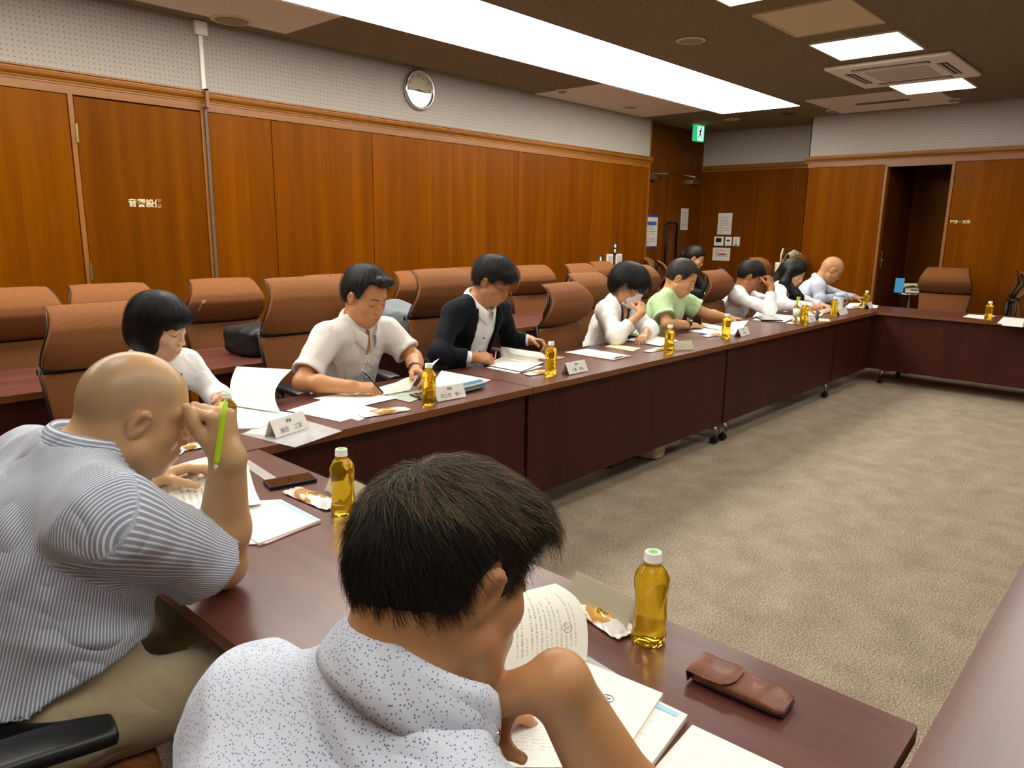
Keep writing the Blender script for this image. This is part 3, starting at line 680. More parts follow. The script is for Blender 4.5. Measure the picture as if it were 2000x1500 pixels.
bottle(1075, 735, 'amber tea bottle right of the booklet of the man in the suit')
bottle(1306, 691, 'amber tea bottle in front of the masked woman, left of the clear card stand')
bottle(1417, 662, 'amber tea bottle in front of the man in the green shirt')
bottle(1569, 634, 'amber tea bottle beside the half-drunk green-capped bottle')
bottle(1628, 618, 'amber tea bottle right in front of the long-haired woman, beside her white tumbler')
bottle(1690, 602, 'amber tea bottle at the far corner before the bald man in pale blue')
bottle(1929, 628, 'amber tea bottle on the far cross table among white papers')
p = tb(1559, 633); k = E('green_cap_bottle', 'half-drunk clear bottle with a lime green cap by the fist man', 'bottle', (p[0]+.03, p[1]+.03, TZ), 0)
O('body', MB().lathe([(.025, .0), (.031, .006), (.0325, .03), (.031, .08), (.0325, .13), (.030, .145), (.017, .185), (.0135, .19), (.0135, .202)], 32), MTEA2, k, smooth=True)
O('cap', MB().lathe([(.0155, .200), (.0155, .222), (.014, .224), (.0001, .2242)], 24), plain('lime_cap', '#8ed02a', .4), k, sharp=40)
O('label', MB().lathe([(.0333, .06), (.0336, .125)], 32), plain('label_white', '#e6ecd8', .5), k, smooth=True)
p = tb(1640, 612); k = E('tumbler', 'tall white tumbler with a light blue band beside the long-haired woman', 'tumbler', (p[0]+.02, p[1]+.02, TZ), 0)
O('body', MB().lathe([(.032, 0), (.035, .004), (.041, .17), (.042, .18)], 32), plain('tumbler_white', '#dfe9f2', .35), k, sharp=40)
O('lid', MB().lathe([(.043, .178), (.044, .183), (.042, .192), (.0001, .193)], 32), plain('tumbler_lid', '#eef4f6', .3), k, sharp=40)
O('blue_band', MB().lathe([(.0418, .160), (.0426, .160), (.0430, .170), (.042, .1702)], 32), plain('tumbler_blue', '#4aa0dc', .4), k, sharp=40)

# ================================================================== name cards
MACR = NT('acrylic'); MACR.set(Base_Color=(.93, .95, .93, 1), Roughness=.05, Transmission_Weight=.9, IOR=1.1, Alpha=.35); MACR = MACR.m
MCARD = plain('card_face', '#f1ede6', .6)
MCARDB = plain('card_back', '#cfc6a8', .65)
def name_card(a, b, label, lines=None, h=.062, face=1, c=MCARD):
    """a,b: pixel of bottom left and bottom right of the front face on the table"""
    A = tb(*a); B = tb(*b); w_ = np.linalg.norm(B-A); mid = (A+B)/2; x = _n(B-A); rz = math.atan2(x[1], x[0])
    k = E('name_card', label, 'name card', mid, rz, 'name cards on the tables')
    hw = w_/2; t = .0015; lean = .028
    P = lambda y0, y1, th, z0=0.0, z1=h: MB().add([(-hw, y0, z0), (hw, y0, z0), (hw, y1, z1), (-hw, y1, z1), (-hw, y0+th, z0), (hw, y0+th, z0), (hw, y1+th, z1), (-hw, y1+th, z1)], [(0, 1, 2, 3), (7, 6, 5, 4), (0, 4, 5, 1), (1, 5, 6, 2), (2, 6, 7, 3), (3, 7, 4, 0)])
    O('front_face', P(0, lean, t, .003), c, k)
    O('rear_face', P(lean*2, lean+t*1.5, t), c, k)
    O('base_flange', MB().box(-hw, hw, -.004 if face > 0 else .0, lean*2+.01, 0, .0012), MACR, k)
    if lines:
        for s_, sz, z, xo in lines:
            q = z/h; text(s_, sz, MINK, k, basis((xo, lean*q-.0012, z), (1, 0, 0), (0, lean/h, 1)), 'lettering', extrude=.0001)
    return k
name_card((540, 858), (604, 836), 'white name card nearest the left end, lying over the clear folder', [('理事', .014, .047, .0), ('縄田', .022, .020, -.034), ('江梨', .022, .020, .036)], h=.064)
name_card((855, 786), (911, 776), 'white name card before the blue knitted pencil case', [('理事', .014, .047, .0), ('四之宮', .020, .020, -.028), ('慎一', .020, .020, .042)], h=.062)
name_card((1112, 733), (1149, 725), 'white name card in front of the clipboard', [('理事', .014, .046, .0), ('小澤', .020, .020, -.030), ('貴弘', .020, .020, .034)], h=.060)
name_card((1448, 659), (1465, 653), 'white name card in front of the man in the green shirt', [('理事', .012, .046, .0), ('西山 浩樹', .016, .020, 0)], h=.060)
name_card((1580, 632), (1596, 627), 'white name card right of the two bottles of the fist man', [('理事', .012, .044, .0), ('山口 誠', .016, .020, 0)], h=.058)
name_card((1641, 617), (1657, 613), 'white name card in front of the long-haired woman', [('理事', .012, .044, .0)], h=.058)
name_card((1698, 604), (1706, 600), 'white name card at the far inner corner, seen edge on', None, h=.058)
name_card((1956, 636), (1996, 640), 'white folded card at the right edge on the far cross table', None, h=.060)
def back_card(a, b, label, h=.062):
    A = tb(*a); B = tb(*b); w_ = np.linalg.norm(B-A); x = _n(B-A); rz = math.atan2(x[1], x[0]); mid = (A+B)/2; hw = w_/2
    k = E('card_stand', label, 'card stand', mid, rz, 'card stands seen from behind')
    P = lambda y0, y1, th, z0, z1, i=0: MB().add([(-hw+i, y0, z0), (hw-i, y0, z0), (hw-i, y1, z1), (-hw+i, y1, z1), (-hw+i, y0+th, z0), (hw-i, y0+th, z0), (hw-i, y1+th, z1), (-hw+i, y1+th, z1)], [(0, 1, 2, 3), (7, 6, 5, 4), (0, 4, 5, 1), (1, 5, 6, 2), (2, 6, 7, 3), (3, 7, 4, 0)])
    O('card', P(.002, .030, .0008, .006, h-.006, .004), MCARDB, k)
    O('holder', P(0, .028, .0014, .001, h), MACR, k)
    O('foot', MB().box(-hw, hw, -.0, .045, 0, .0014), MACR, k)
    return k
back_card((1345, 686), (1264+90, 681), 'x') if False else None
back_card((1318, 686), (1356, 684), 'clear acrylic card stand beside the bottle of the masked woman', .066)
back_card((1102, 1178), (1224, 1240), 'clear card stand with a cream card behind the snack packet and nearest bottle', .068)
back_card((632, 960), (700, 995), 'clear card stand half hidden behind the bottle right of the black phone', .064)

# ================================================================== snack packets
def mk_snack():
    n = NT('snack_wrapper'); tc = n.new('ShaderNodeTexCoord'); sx = n.new('ShaderNodeSeparateXYZ'); n.L(tc.outputs['UV'], sx.inputs[0])
    u, v = sx.outputs[0], sx.outputs[1]
    du = n.math('MULTIPLY', n.math('SUBTRACT', u, .47), 2.6); dv = n.math('MULTIPLY', n.math('SUBTRACT', v, .5), 1.55)
    ro = n.math('POWER', n.math('ADD', n.math('POWER', n.math('ABSOLUTE', du), 3.0), n.math('POWER', n.math('ABSOLUTE', dv), 3.0)), .333)
    cookie = n.math('LESS_THAN', ro, .78)
    v3 = n.coord('UV', (14, 60, 1)); nz = n.noise(v3, 1, 4, .7)
    ck = n.ramp(nz, [(.3, C('#a8682a')), (.5, C('#cf9750')), (.7, C('#ecd09a'))])
    base = n.mix(cookie, C('#eceae6'), ck)
    a = n.math('MULTIPLY', n.math('SUBTRACT', u, .55), 2.4); b = n.math('SUBTRACT', v, .5)
    rr = n.math('SQRT', n.math('ADD', n.math('MULTIPLY', a, a), n.math('MULTIPLY', b, b)))
    base = n.mix(n.math('LESS_THAN', rr, .34), base, C('#e8b83a'))
    v4 = n.coord('UV', (40, 22, 1)); nz2 = n.noise(v4, 1, 2, .8)
    base = n.mix(n.math('MULTIPLY', n.math('LESS_THAN', rr, .23), n.math('GREATER_THAN', nz2, .47)), base, C('#3e2c20'))
    n.col(base); n.set(Roughness=.18, Coat_Weight=.6); v5 = n.coord('Object', (60, 60, 60)); n.bump(n.noise(v5, 1, 2, .5), .3, .003); return n.m
MSNACK = mk_snack()
def snack(a, b, width, label):
    A = tb(*a); B = tb(*b); x = _n(B-A); L_ = np.linalg.norm(B-A); yv = np.array([-x[1], x[0], 0]); mid = (A+B)/2+np.array([0, 0, .0015])
    P = [mid-x*L_/2-yv*width/2, mid+x*L_/2-yv*width/2, mid+x*L_/2+yv*width/2, mid-x*L_/2+yv*width/2]
    cr = np.random.default_rng(int(a[0]))
    ph = cr.random(4)*6
    def curl(u, v):
        puff = .016*(max(0, math.sin(PI*u))**.5 if .02 < u < .98 else 0)*(max(0, math.sin(PI*v))**.6)
        e = .0015*math.sin(u*37+ph[0])*math.sin(v*23+ph[1]) if u < .15 or u > .85 else .0008*math.sin(u*20+v*15+ph[2])
        return (0, 0, puff+e+.002)
    k = sheet('snack_packet', P, MSNACK, None, th=.001, nu=26, nv=12, curl=curl)
    # pale crimped ends as parts
    tag(k, label, 'snack', 'wrapped biscuit snacks')
    for s in (0, 1):
        c0 = mid+x*(L_/2+.004)*(1 if s else -1); mb = MB().slab(4, 14, lambda u, v: c0+x*(u-.5)*.012+yv*(v-.5)*width*.98+np.array([0, 0, .004+.0012*math.sin(v*60)]), .0006)
        o = O('crimped_end', mb, bpy.data.materials.get('wrapper_end') or plain('wrapper_end', '#e9e7e4', .2, coat=.5), k, smooth=True)
    return k
snack((1130, 1178), (1222, 1240), .060, 'biscuit packet leaning under the cream card stand beside the nearest bottle')
snack((572, 960), (650, 992), .060, 'biscuit packet between the black phone and the tea bottle')
snack((708, 814), (792, 800), .062, 'biscuit packet in front of the white sheets of the man in the grey polo')
snack((1030, 733), (1072, 727), .058, 'biscuit packet left of the bottle of the man in the suit')
snack((1264, 688), (1304, 681), .058, 'biscuit packet left of the bottle of the masked woman')
snack((1376, 658), (1412, 655), .058, 'biscuit packet left of the bottle of the man in green')
snack((345, 880), (395, 872), .058, 'biscuit packet half hidden behind the forearm of the bald man in stripes')
snack((1540, 633), (1560, 630), .055, 'biscuit packet near the green-capped bottle')
snack((1655, 603), (1685, 601), .055, 'biscuit packet at the far corner left of the last bottle of the row')

# ================================================================== leather case
A, B = atz(1368, 1308, TZ+.01), atz(1536, 1378, TZ+.01); x = _n(B-A)
k = E('glasses_case', 'brown leather glasses case with a flap lying on the near table', 'glasses case', (A+B)/2*np.array([1, 1, 0])+np.array([0, 0, TZ]), math.atan2(x[1], x[0]))
ML = NT('brown_leather'); v = ML.coord('Object'); a = ML.noise(v, 260, 3, .6); b = ML.noise(v, 30, 3, .6)
ML.col(ML.ramp(b, [(.3, C('#5e2d18')), (.6, C('#7c4226')), (.8, C('#8f5434'))])); ML.set(Roughness=.42, Coat_Weight=.06); ML.bump(a, .5, .0015); ML = ML.m
Lc = np.linalg.norm(B-A)/2+.004; W_ = .034
def case_f(u, v):
    th = -.55+ (PI+1.1)*v; q = (u-.5)*2; e = 1-.06*max(0, q)**6
    return (Lc*q, -(W_*math.cos(th))*1.0*e, .016+.0145*math.sin(th)*(1+.15*(q > .9)*math.sin(v*20)*0)*(.9+.1*e)+.0)
mb = MB(); n_ = 36; m_ = 26; vs = []; Hc, zc = .0120, .0128
for i in range(m_):
    q = -1+2*i/(m_-1); e = (1-abs(q)**10*.22); ez = (1-.45*max(0, (q-.55)/.45)**1.5 if q > 0 else 1-.25*abs(q)**12)
    for j in range(n_):
        th = 2*PI*j/n_; cy, sz = math.cos(th), math.sin(th)
        vs.append((Lc*q, W_*math.copysign(abs(cy)**.62, cy)*e, zc*ez+Hc*ez*math.copysign(abs(sz)**.62, sz)+.0004*math.sin(q*9+th*2)))
mb.add(vs, [(i*n_+j, i*n_+(j+1) % n_, (i+1)*n_+(j+1) % n_, (i+1)*n_+j) for i in range(m_-1) for j in range(n_)]+[tuple(range(n_))[::-1], tuple((m_-1)*n_+j for j in range(n_))])
O('body', mb, ML, k, sharp=60)
def flap(u, v):
    y = (v-.5)*2; w2 = 1.0 if u < .80 else math.sqrt(max(0, 1-((u-.80)/.20)**2*.80)); yy = y*(W_+.0015)*w2
    top = zc+Hc*(1-min(.98, abs(yy/(W_+.003)))**3.2)**.3125+.0022
    if u < .18: a_ = u/.18*PI/2; return (-Lc-.005*math.sin(a_+.4), yy*.98, .004+(top-.004)*math.sin(a_))
    return (-Lc-.004+(u-.18)/.82*.078, yy, top+.0008*math.sin(u*9)-.0012*(u > .93))
O('flap', MB().slab(30, 21, flap, .0018), ML, k, sharp=50)
st = MB().tube([(q*Lc, -W_-.0005, .0125) for q in np.linspace(-.7, .93, 12)]+[(Lc*.985, -W_*.8, .010), (Lc+.001, -W_*.6, .009), (Lc+.001, W_*.6, .009)], .0016, 5)
O('stitched_seam', st, plain('seam_dark', '#2a1a14', .6), k, smooth=True)

# ================================================================== phones, pens, folders
def phone(c4, label, z=TZ, name='smartphone', th=.010):
    P = [atz(*p, z+th) for p in c4]; c = sum(P)/4; x = _n(P[1]-P[0]); L_ = np.linalg.norm(P[1]-P[0])/2; W2 = np.linalg.norm(P[3]-P[0])/2
    k = E(name, label, 'phone', (c[0], c[1], z), math.atan2(x[1], x[0]))
    O('body', MB().box(-L_, L_, -W2, W2, .0003, th), MDARKP, k, bevel=.004, seg=3)
    O('screen', MB().box(-L_+.004, L_-.004, -W2+.004, W2-.004, th-.0005, th+.0006), plain('phone_glass', '#0b0b0d', .05, coat=1) if 'phone_glass' not in bpy.data.materials else bpy.data.materials['phone_glass'], k)
    return k
phone([(514, 952), (608, 935), (618, 922), (523, 936)], 'black smartphone lying left of the second bottle on the near table', th=.012)
phone([(808, 771), (838, 782), (858, 772), (828, 762)], 'black phone case under the bottle of the man in the grey polo')
phone([(1480, 624), (1522, 625), (1522, 619), (1482, 618)], 'dark smartphone on white papers in front of the fist man', z=TZ+.006)
def pen(a, b, m, label, r=.0045, tipm=None):
    a = np.array(a, float); b = np.array(b, float); k = E('pen', label, 'pen', a, 0)
    d = b-a; q = lambda t: d*t
    O('barrel', MB().tube([q(.08), q(.12), q(.7), q(.93)], [r*.8, r, r, r*.85], 14), m, k, smooth=True)
    O('tip', MB().tube([q(0), q(.03), q(.09)], [r*.2, r*.5, r*.8], 12), tipm or MCHROME, k, smooth=True)
    O('clicker', MB().tube([q(.93), q(1.0)], [r*.45, r*.45], 10), tipm or MCHROME, k, smooth=True)
    n = _n(np.cross(d, (0, 0, 1)) + np.array([0, 0, .3])); O('clip', MB().tube([q(.9)+n*r*1.3, q(.62)+n*r*1.5], .0011, 6), tipm or MCHROME, k, smooth=True)
    return k
pen(tb(1363, 652)+[0, 0, .005], tb(1395, 657)+[0, 0, .005], plain('blue_pen', '#1f7fd0', .3), 'bright blue pen on the papers of the man in green')

# ================================================================== implicit surfaces for people, bags and cloth
class Fr:
    def __init__(s, o, x, z):
        """frame: x forward, z up, y left"""
        x = _n(x); z = np.array(z, float); z = _n(z-x*np.dot(x, z)); y = np.cross(z, x)
        s.o = np.array(o, float); s.R = np.stack([x, y, z], 1)
    def w(s, *l): return s.o+s.R @ np.array(l, float)
    def d(s, *l): return s.R @ np.array(l, float)
    def l(s, P): return (P-s.o) @ s.R
def head_frame(c, yaw, pitch, roll=0):
    """yaw: world angle the face points to; pitch>0 looks down; roll>0 tips the crown to its own left"""
    a = math.radians(yaw); p = math.radians(pitch); r = math.radians(roll)
    x = np.array([math.cos(a)*math.cos(p), math.sin(a)*math.cos(p), -math.sin(p)])
    u = np.array([math.cos(a)*math.sin(p), math.sin(a)*math.sin(p), math.cos(p)]); l = np.cross(u, x)
    z = u*math.cos(r)+l*math.sin(r)
    return Fr(c, x, z)
def P_cap(a, b, ra, rb=None, k=.01, op='u', flat=None):
    a = np.array(a, float); b = np.array(b, float); rb = ra if rb is None else rb; m = max(ra, rb)
    ba = b-a; L2 = max(float(ba@ba), 1e-9)
    def fn(P):
        q = P-a; t = np.clip((q@ba)/L2, 0, 1); return np.linalg.norm(q-t[..., None]*ba, axis=-1)-(ra+(rb-ra)*t)
    return dict(fn=fn, lo=np.minimum(a, b)-m, hi=np.maximum(a, b)+m, k=k, op=op)
def P_ell(c, r, fr=None, k=.01, op='u'):
    r = np.array(r, float); R = fr.R if fr is not None else np.eye(3); c = fr.w(*c) if fr is not None else np.array(c, float)
    h = np.sqrt(((R*r)**2).sum(1))
    def fn(P):
        q = (P-c)@R; k0 = np.linalg.norm(q/r, axis=-1); k1 = np.linalg.norm(q/(r*r), axis=-1)+1e-9; return k0*(k0-1)/k1
    return dict(fn=fn, lo=c-h, hi=c+h, k=k, op=op)
def P_box(c, r, fr, rad=.01, k=.01, op='u'):
    r = np.array(r, float); c = fr.w(*c); h = (np.abs(fr.R)*r).sum(1)+rad
    def fn(P):
        q = np.abs((P-c)@fr.R)-r; return np.linalg.norm(np.maximum(q, 0), axis=-1)+np.minimum(q.max(-1), 0)-rad
    return dict(fn=fn, lo=c-h, hi=c+h, k=k, op=op)
def P_clip(fn): return dict(fn=fn, lo=None, hi=None, k=0, op='c')
def P_disp(fn): return dict(fn=fn, lo=None, hi=None, k=0, op='d')
BIG = .12
def field(prims, lo, hi, h):
    n = np.ceil((hi-lo)/h).astype(int)+1
    ax = [lo[i]+h*np.arange(n[i]) for i in range(3)]
    D = np.full(n, BIG, np.float32)
    for p in prims:
        if p['lo'] is None: sl = tuple(slice(0, q) for q in n)
        else:
            m = max(p['k'], .02)+.012 if p['op'] == 'u' else p['k']+h
            i0 = np.clip(np.floor((p['lo']-m-lo)/h).astype(int), 0, n); i1 = np.clip(np.ceil((p['hi']+m-lo)/h).astype(int)+1, 0, n)
            if (i1 <= i0).any(): continue
            sl = tuple(slice(a, b) for a, b in zip(i0, i1))
        d = D[sl]
        if p['op'] in ('c', 'd'):
            idx = np.nonzero(np.abs(d) < BIG*.95 if p['op'] == 'c' else np.abs(d) < .03)
            if len(idx[0]) == 0: continue
            P = np.stack([ax[i][sl[i]][idx[i]] for i in range(3)], -1); v = p['fn'](P)
            if p['op'] == 'c': d[idx] = np.maximum(d[idx], v)
            else: d[idx] = d[idx]+v
            continue
        G = np.stack(np.meshgrid(*[ax[i][sl[i]] for i in range(3)], indexing='ij'), -1).astype(np.float32)
        e = p['fn'](G).astype(np.float32); k = p['k']
        if p['op'] == 's': e = -e; hh = np.maximum(k-np.abs(d-e), 0)/max(k, 1e-6); D[sl] = np.maximum(d, e)+hh*hh*k/4
        else: hh = np.maximum(k-np.abs(d-e), 0)/max(k, 1e-6); D[sl] = np.minimum(d, e)-hh*hh*k/4
    return D
def at_pts(prims, P):
    D = np.full(len(P), BIG, float)
    for p in prims:
        if p['op'] == 'd': continue
        e = p['fn'](P); k = p['k']
        if p['op'] == 'c': D = np.maximum(D, e); continue
        if p['op'] == 's': e = -e; hh = np.maximum(k-np.abs(D-e), 0)/max(k, 1e-6); D = np.maximum(D, e)+hh*hh*k/4
        else: hh = np.maximum(k-np.abs(D-e), 0)/max(k, 1e-6); D = np.minimum(D, e)-hh*hh*k/4
    return D
def snet(D, lo, h):
    s = D < 0; n = D.shape
    cnt = np.zeros([q-1 for q in n], np.int8)
    for a in (0, 1):
        for b in (0, 1):
            for c in (0, 1): cnt += s[a:n[0]-1+a, b:n[1]-1+b, c:n[2]-1+c]
    act = (cnt > 0) & (cnt < 8); I = np.stack(np.nonzero(act), 1)
    if len(I) == 0: return np.zeros((0, 3)), np.zeros((0, 4), int)
    idx = -np.ones(cnt.shape, np.int64); idx[tuple(I.T)] = np.arange(len(I))
    cor = [(a, b, c) for a in (0, 1) for b in (0, 1) for c in (0, 1)]
    V = {q: D[I[:, 0]+q[0], I[:, 1]+q[1], I[:, 2]+q[2]] for q in cor}
    acc = np.zeros((len(I), 3)); w_ = np.zeros(len(I))
    for q in cor:
        for ax in range(3):
            if q[ax]: continue
            r = list(q); r[ax] = 1; r = tuple(r); a, b = V[q], V[r]; m = (a < 0) != (b < 0)
            t = np.where(m, a/(a-b+1e-12), 0); pt = np.tile(np.array(q, float), (len(I), 1)); pt[:, ax] += t
            acc[m] += pt[m]; w_[m] += 1
    P = lo+h*(I+acc/w_[:, None])
    F = []
    for ax in range(3):
        b, c = (ax+1) % 3, (ax+2) % 3
        s0 = [slice(0, n[i]) for i in range(3)]; s1 = list(s0); s0[ax] = slice(0, n[ax]-1); s1[ax] = slice(1, n[ax])
        ch = s[tuple(s0)] != s[tuple(s1)]; E_ = np.stack(np.nonzero(ch), 1)
        ok = (E_[:, b] > 0) & (E_[:, c] > 0) & (E_[:, b] < n[b]-1) & (E_[:, c] < n[c]-1); E_ = E_[ok]
        ins = s[tuple(E_.T)]
        def cell(db, dc):
            q = E_.copy(); q[:, b] -= db; q[:, c] -= dc; return idx[tuple(q.T)]
        f = np.stack([cell(1, 1), cell(0, 1), cell(0, 0), cell(1, 0)], 1)
        f[~ins] = f[~ins][:, ::-1]; F.append(f)
    return P, np.concatenate(F)
def sdf_mesh(name, patches, m, parent=None, attrs=None, label=None, relax=1):
    """patches: list of (prims, lo, hi, h, keep or None)"""
    VV, FF, o = [], [], 0
    for prims, lo, hi, h, keep in patches:
        lo = np.array(lo, float); hi = np.array(hi, float)
        D = field(prims, lo, hi, h); P, F = snet(D, lo, h)
        if len(P) == 0: continue
        for _ in range(relax):       # light relaxation of the net
            acc = np.zeros_like(P); c = np.zeros(len(P))
            for i in range(4):
                a, b = F[:, i], F[:, (i+1) % 4]; np.add.at(acc, a, P[b]); np.add.at(acc, b, P[a]); np.add.at(c, a, 1); np.add.at(c, b, 1)
            P = np.where(c[:, None] > 0, .5*P+.5*acc/np.maximum(c, 1)[:, None], P)
        if keep is not None: F = F[keep(P[F].mean(1))]
        u, inv = np.unique(F, return_inverse=True); P = P[u]; F = inv.reshape(F.shape)
        VV.append(P); FF.append(F+o); o += len(P)
    V = np.concatenate(VV); F = np.concatenate(FF)
    off = np.array(parent.location) if parent is not None else np.zeros(3)
    me = bpy.data.meshes.new(name); me.vertices.add(len(V)); me.vertices.foreach_set('co', (V-off).astype(np.float32).ravel())
    me.loops.add(len(F)*4); me.loops.foreach_set('vertex_index', F.astype(np.int32).ravel())
    me.polygons.add(len(F)); me.polygons.foreach_set('loop_start', np.arange(0, len(F)*4, 4, dtype=np.int32))
    me.polygons.foreach_set('use_smooth', np.ones(len(F), bool)); me.update(); me.validate()
    me.materials.append(m)
    for nm, fn in (attrs or {}).items():
        v = np.asarray(fn(V), np.float32)
        if v.ndim == 1: a = me.attributes.new(nm, 'FLOAT', 'POINT'); a.data.foreach_set('value', v)
        else: a = me.attributes.new(nm, 'FLOAT_VECTOR', 'POINT'); a.data.foreach_set('vector', v.ravel())
    ob = bpy.data.objects.new(name, me); COL.objects.link(ob)
    if parent is not None: ob.parent = parent
    if label: ob['label'] = label
    return ob
def bounds(prims, pad=.015):
    q = [p for p in prims if p['lo'] is not None and p['op'] == 'u']
    return np.min([p['lo'] for p in q], 0)-pad, np.max([p['hi'] for p in q], 0)+pad
def folds(seed, amp, freq=22, dirv=None):
    r = np.random.default_rng(seed); K = [(_n(r.normal(size=3)+(np.array(dirv)*1.5 if dirv is not None else 0)), freq*(.6+.9*r.random()), r.random()*6, r.normal(size=3)*freq*.45) for _ in range(5)]
    def fn(P):
        v = 0
        for d_, f, ph, w_ in K:
            s_ = np.sin(P@d_*f+ph+1.6*np.sin(P@w_*.5+ph*2)+.7*np.sin(P@w_+ph)); v = v+(1-np.abs(s_))**2.2
        return -(v/5*2-.5)*amp
    return fn
def wrinkle(n, first, amt=.5):
    v = n.coord('Object', (1, 1, .8)); w_ = n.noise(v, 6.0, 1, .4, 1.4); r = n.math('ABSOLUTE', n.math('SUBTRACT', w_, .5)); b = n.new('ShaderNodeBump'); b.inputs['Strength'].default_value = amt; b.inputs['Distance'].default_value = .05
    n.L(n.math('POWER', r, .95), b.inputs['Height']); n.L(b.outputs[0], first.inputs['Normal'])
# ------------------------------------------------------------------ skin and cloth materials
def mk_skin(name, base, red='#b06a48', dark=None, gloss=.42):
    n = NT(name); at = n.new('ShaderNodeAttribute', attribute_name='paint'); sx = n.new('ShaderNodeSeparateXYZ'); n.L(at.outputs['Vector'], sx.inputs[0])
    v = n.coord('Object'); a = n.noise(v, 14, 3, .5); b = n.noise(v, 420, 2, .6)
    c = n.mix(n.math('MULTIPLY', n.math('SUBTRACT', a, .4), .4, True), C(base), C(red))
    c = n.mix(n.math('MULTIPLY', sx.outputs[0], .75), c, C('#b86a55'))
    c = n.mix(n.math('MULTIPLY', sx.outputs[1], .9), c, C(dark or '#574a3e'))
    n.col(c); n.set(Roughness=gloss, Specular_IOR_Level=.4, Subsurface_Weight=.12, Subsurface_Scale=.01)
    n.b.inputs['Subsurface Radius'].default_value = (1, .35, .2)
    n.bump(b, .12, .0008); return n.m
def mk_hair(name, dark, light, sc=1):
    n = NT(name); v = n.coord('Object', (1, 1, 1)); at = n.new('ShaderNodeAttribute', attribute_name='hflow'); 
    mp = n.new('ShaderNodeMapping'); mp.inputs['Scale'].default_value = (9*sc, 300*sc, 9*sc); n.L(at.outputs['Vector'], mp.inputs[0])
    a = n.noise(mp.outputs[0], 1, 4, .6); n.col(n.ramp(a, [(.35, C(dark)), (.7, C(light))])); n.set(Roughness=.42, Specular_IOR_Level=.28, Anisotropic=.5)
    n.bump(a, .55, .003); return n.m
def mk_cloth(name, c, weave=900, rough=.85, c2=None, sheen=.15):
    n = NT(name); v = n.coord('Object'); a = n.noise(v, weave, 2, .6); b = n.noise(v, 5, 3, .6)
    n.col(n.mix(n.math('MULTIPLY', a, .5), C(c), C(c2 or c))); n.set(Roughness=rough, Specular_IOR_Level=.2, Sheen_Weight=sheen); wrinkle(n, n.bump(a, .2, .0008), .42); return n.m
# ------------------------------------------------------------------ anatomy
def head_prims(f, s=1.0, fat=1.0, ear=True, nose=1.0, sock=1.0):
    E3 = lambda c, r, k, op='u': P_ell([q*s for q in c], [q*s for q in r], f, k*s, op)
    W = lambda *l: f.w(*[q*s for q in l])
    Q = [E3((-.012, 0, .030), (.098, .077, .088), .01),
         E3((-.045, 0, .000), (.060, .066, .070), .03),
         E3((.034, 0, -.035), (.058*1.0, .058*fat, .080), .03),
         E3((.030, 0, -.075), (.050, .047*fat, .042), .025),
         E3((.066, 0, -.098), (.020, .022, .018), .022),
         P_cap(W(.012, .052*fat, -.062), W(.050, .026*fat, -.092), .020*s*fat, .016*s, .03*s), P_cap(W(.012, -.052*fat, -.062), W(.050, -.026*fat, -.092), .020*s*fat, .016*s, .03*s),
         E3((.050, .042, -.028), (.026, .022, .022), .022), E3((.050, -.042, -.028), (.026, .022, .022), .022),
         P_cap(W(.076, .012, .022), W(.058, .048, .020), .011*s, .009*s, .018*s), P_cap(W(.076, -.012, .022), W(.058, -.048, .020), .011*s, .009*s, .018*s),
         E3((.096, .031, .000), (.018*sock, .017, .012), .012, 's'), E3((.096, -.031, .000), (.018*sock, .017, .012), .012, 's'),
         E3((.0715, .031, .000), (.0150, .0165, .0125), .004), E3((.0715, -.031, .000), (.0150, .0165, .0125), .004),
         P_cap(W(.084, 0, .012), W(.084+.020*nose, 0, -.030), .0075*s, .0095*s, .012*s),
         E3((.094+.004*nose, .011, -.036), (.012, .0085, .008), .006), E3((.094+.004*nose, -.011, -.036), (.012, .0085, .008), .006),
         E3((.0965+.004*nose, .0065, -.0435), (.006, .0035, .004), .003, 's'), E3((.0965+.004*nose, -.0065, -.0435), (.006, .0035, .004), .003, 's'),
         E3((.078, 0, -.064), (.020, .030, .022), .018),
         P_cap(W(.0925, .020, -.0635), W(.0975, 0, -.060), .0030*s, .0052*s, .006*s), P_cap(W(.0925, -.020, -.0635), W(.0975, 0, -.060), .0030*s, .0052*s, .006*s),
         P_cap(W(.0905, .015, -.0705), W(.0955, 0, -.0725), .0035*s, .0060*s, .006*s), P_cap(W(.0905, -.015, -.0705), W(.0955, 0, -.0725), .0035*s, .0060*s, .006*s),
         P_cap(W(.103, .020, -.0665), W(.103, -.020, -.0665), .0012*s, .0012*s, .004*s, 's')]
    if ear:
        for e in (-1, 1):
            fe = Fr(W(-.006, e*.074, -.006), f.d(.93, -e*.05, -.28), f.d(.30, e*.22, .93))
            y = e
            Q += [P_ell((0, y*.006*s, .0), (.019*s, .0075*s, .031*s), fe, .006*s),
                  P_cap(fe.w(.010*s, 0, -.015*s), fe.w(.004*s, y*.004*s, -.027*s), .009*s, .007*s, .006*s),
                  P_ell((.004*s, y*.015*s, .004*s), (.0105*s, .0085*s, .018*s), fe, .004*s, 's'),
                  P_cap(fe.w(-.010*s, y*.010*s, -.012*s), fe.w(-.006*s, y*.011*s, .020*s), .0030*s, .0035*s, .003*s),
                  P_cap(fe.w(-.006*s, y*.011*s, .020*s), fe.w(.011*s, y*.009*s, .022*s), .0035*s, .003*s, .003*s),
                  P_cap(fe.w(.013*s, y*.002*s, -.004*s), fe.w(.012*s, y*.004*s, .004*s), .0045*s, .003*s, .004*s)]
    return Q
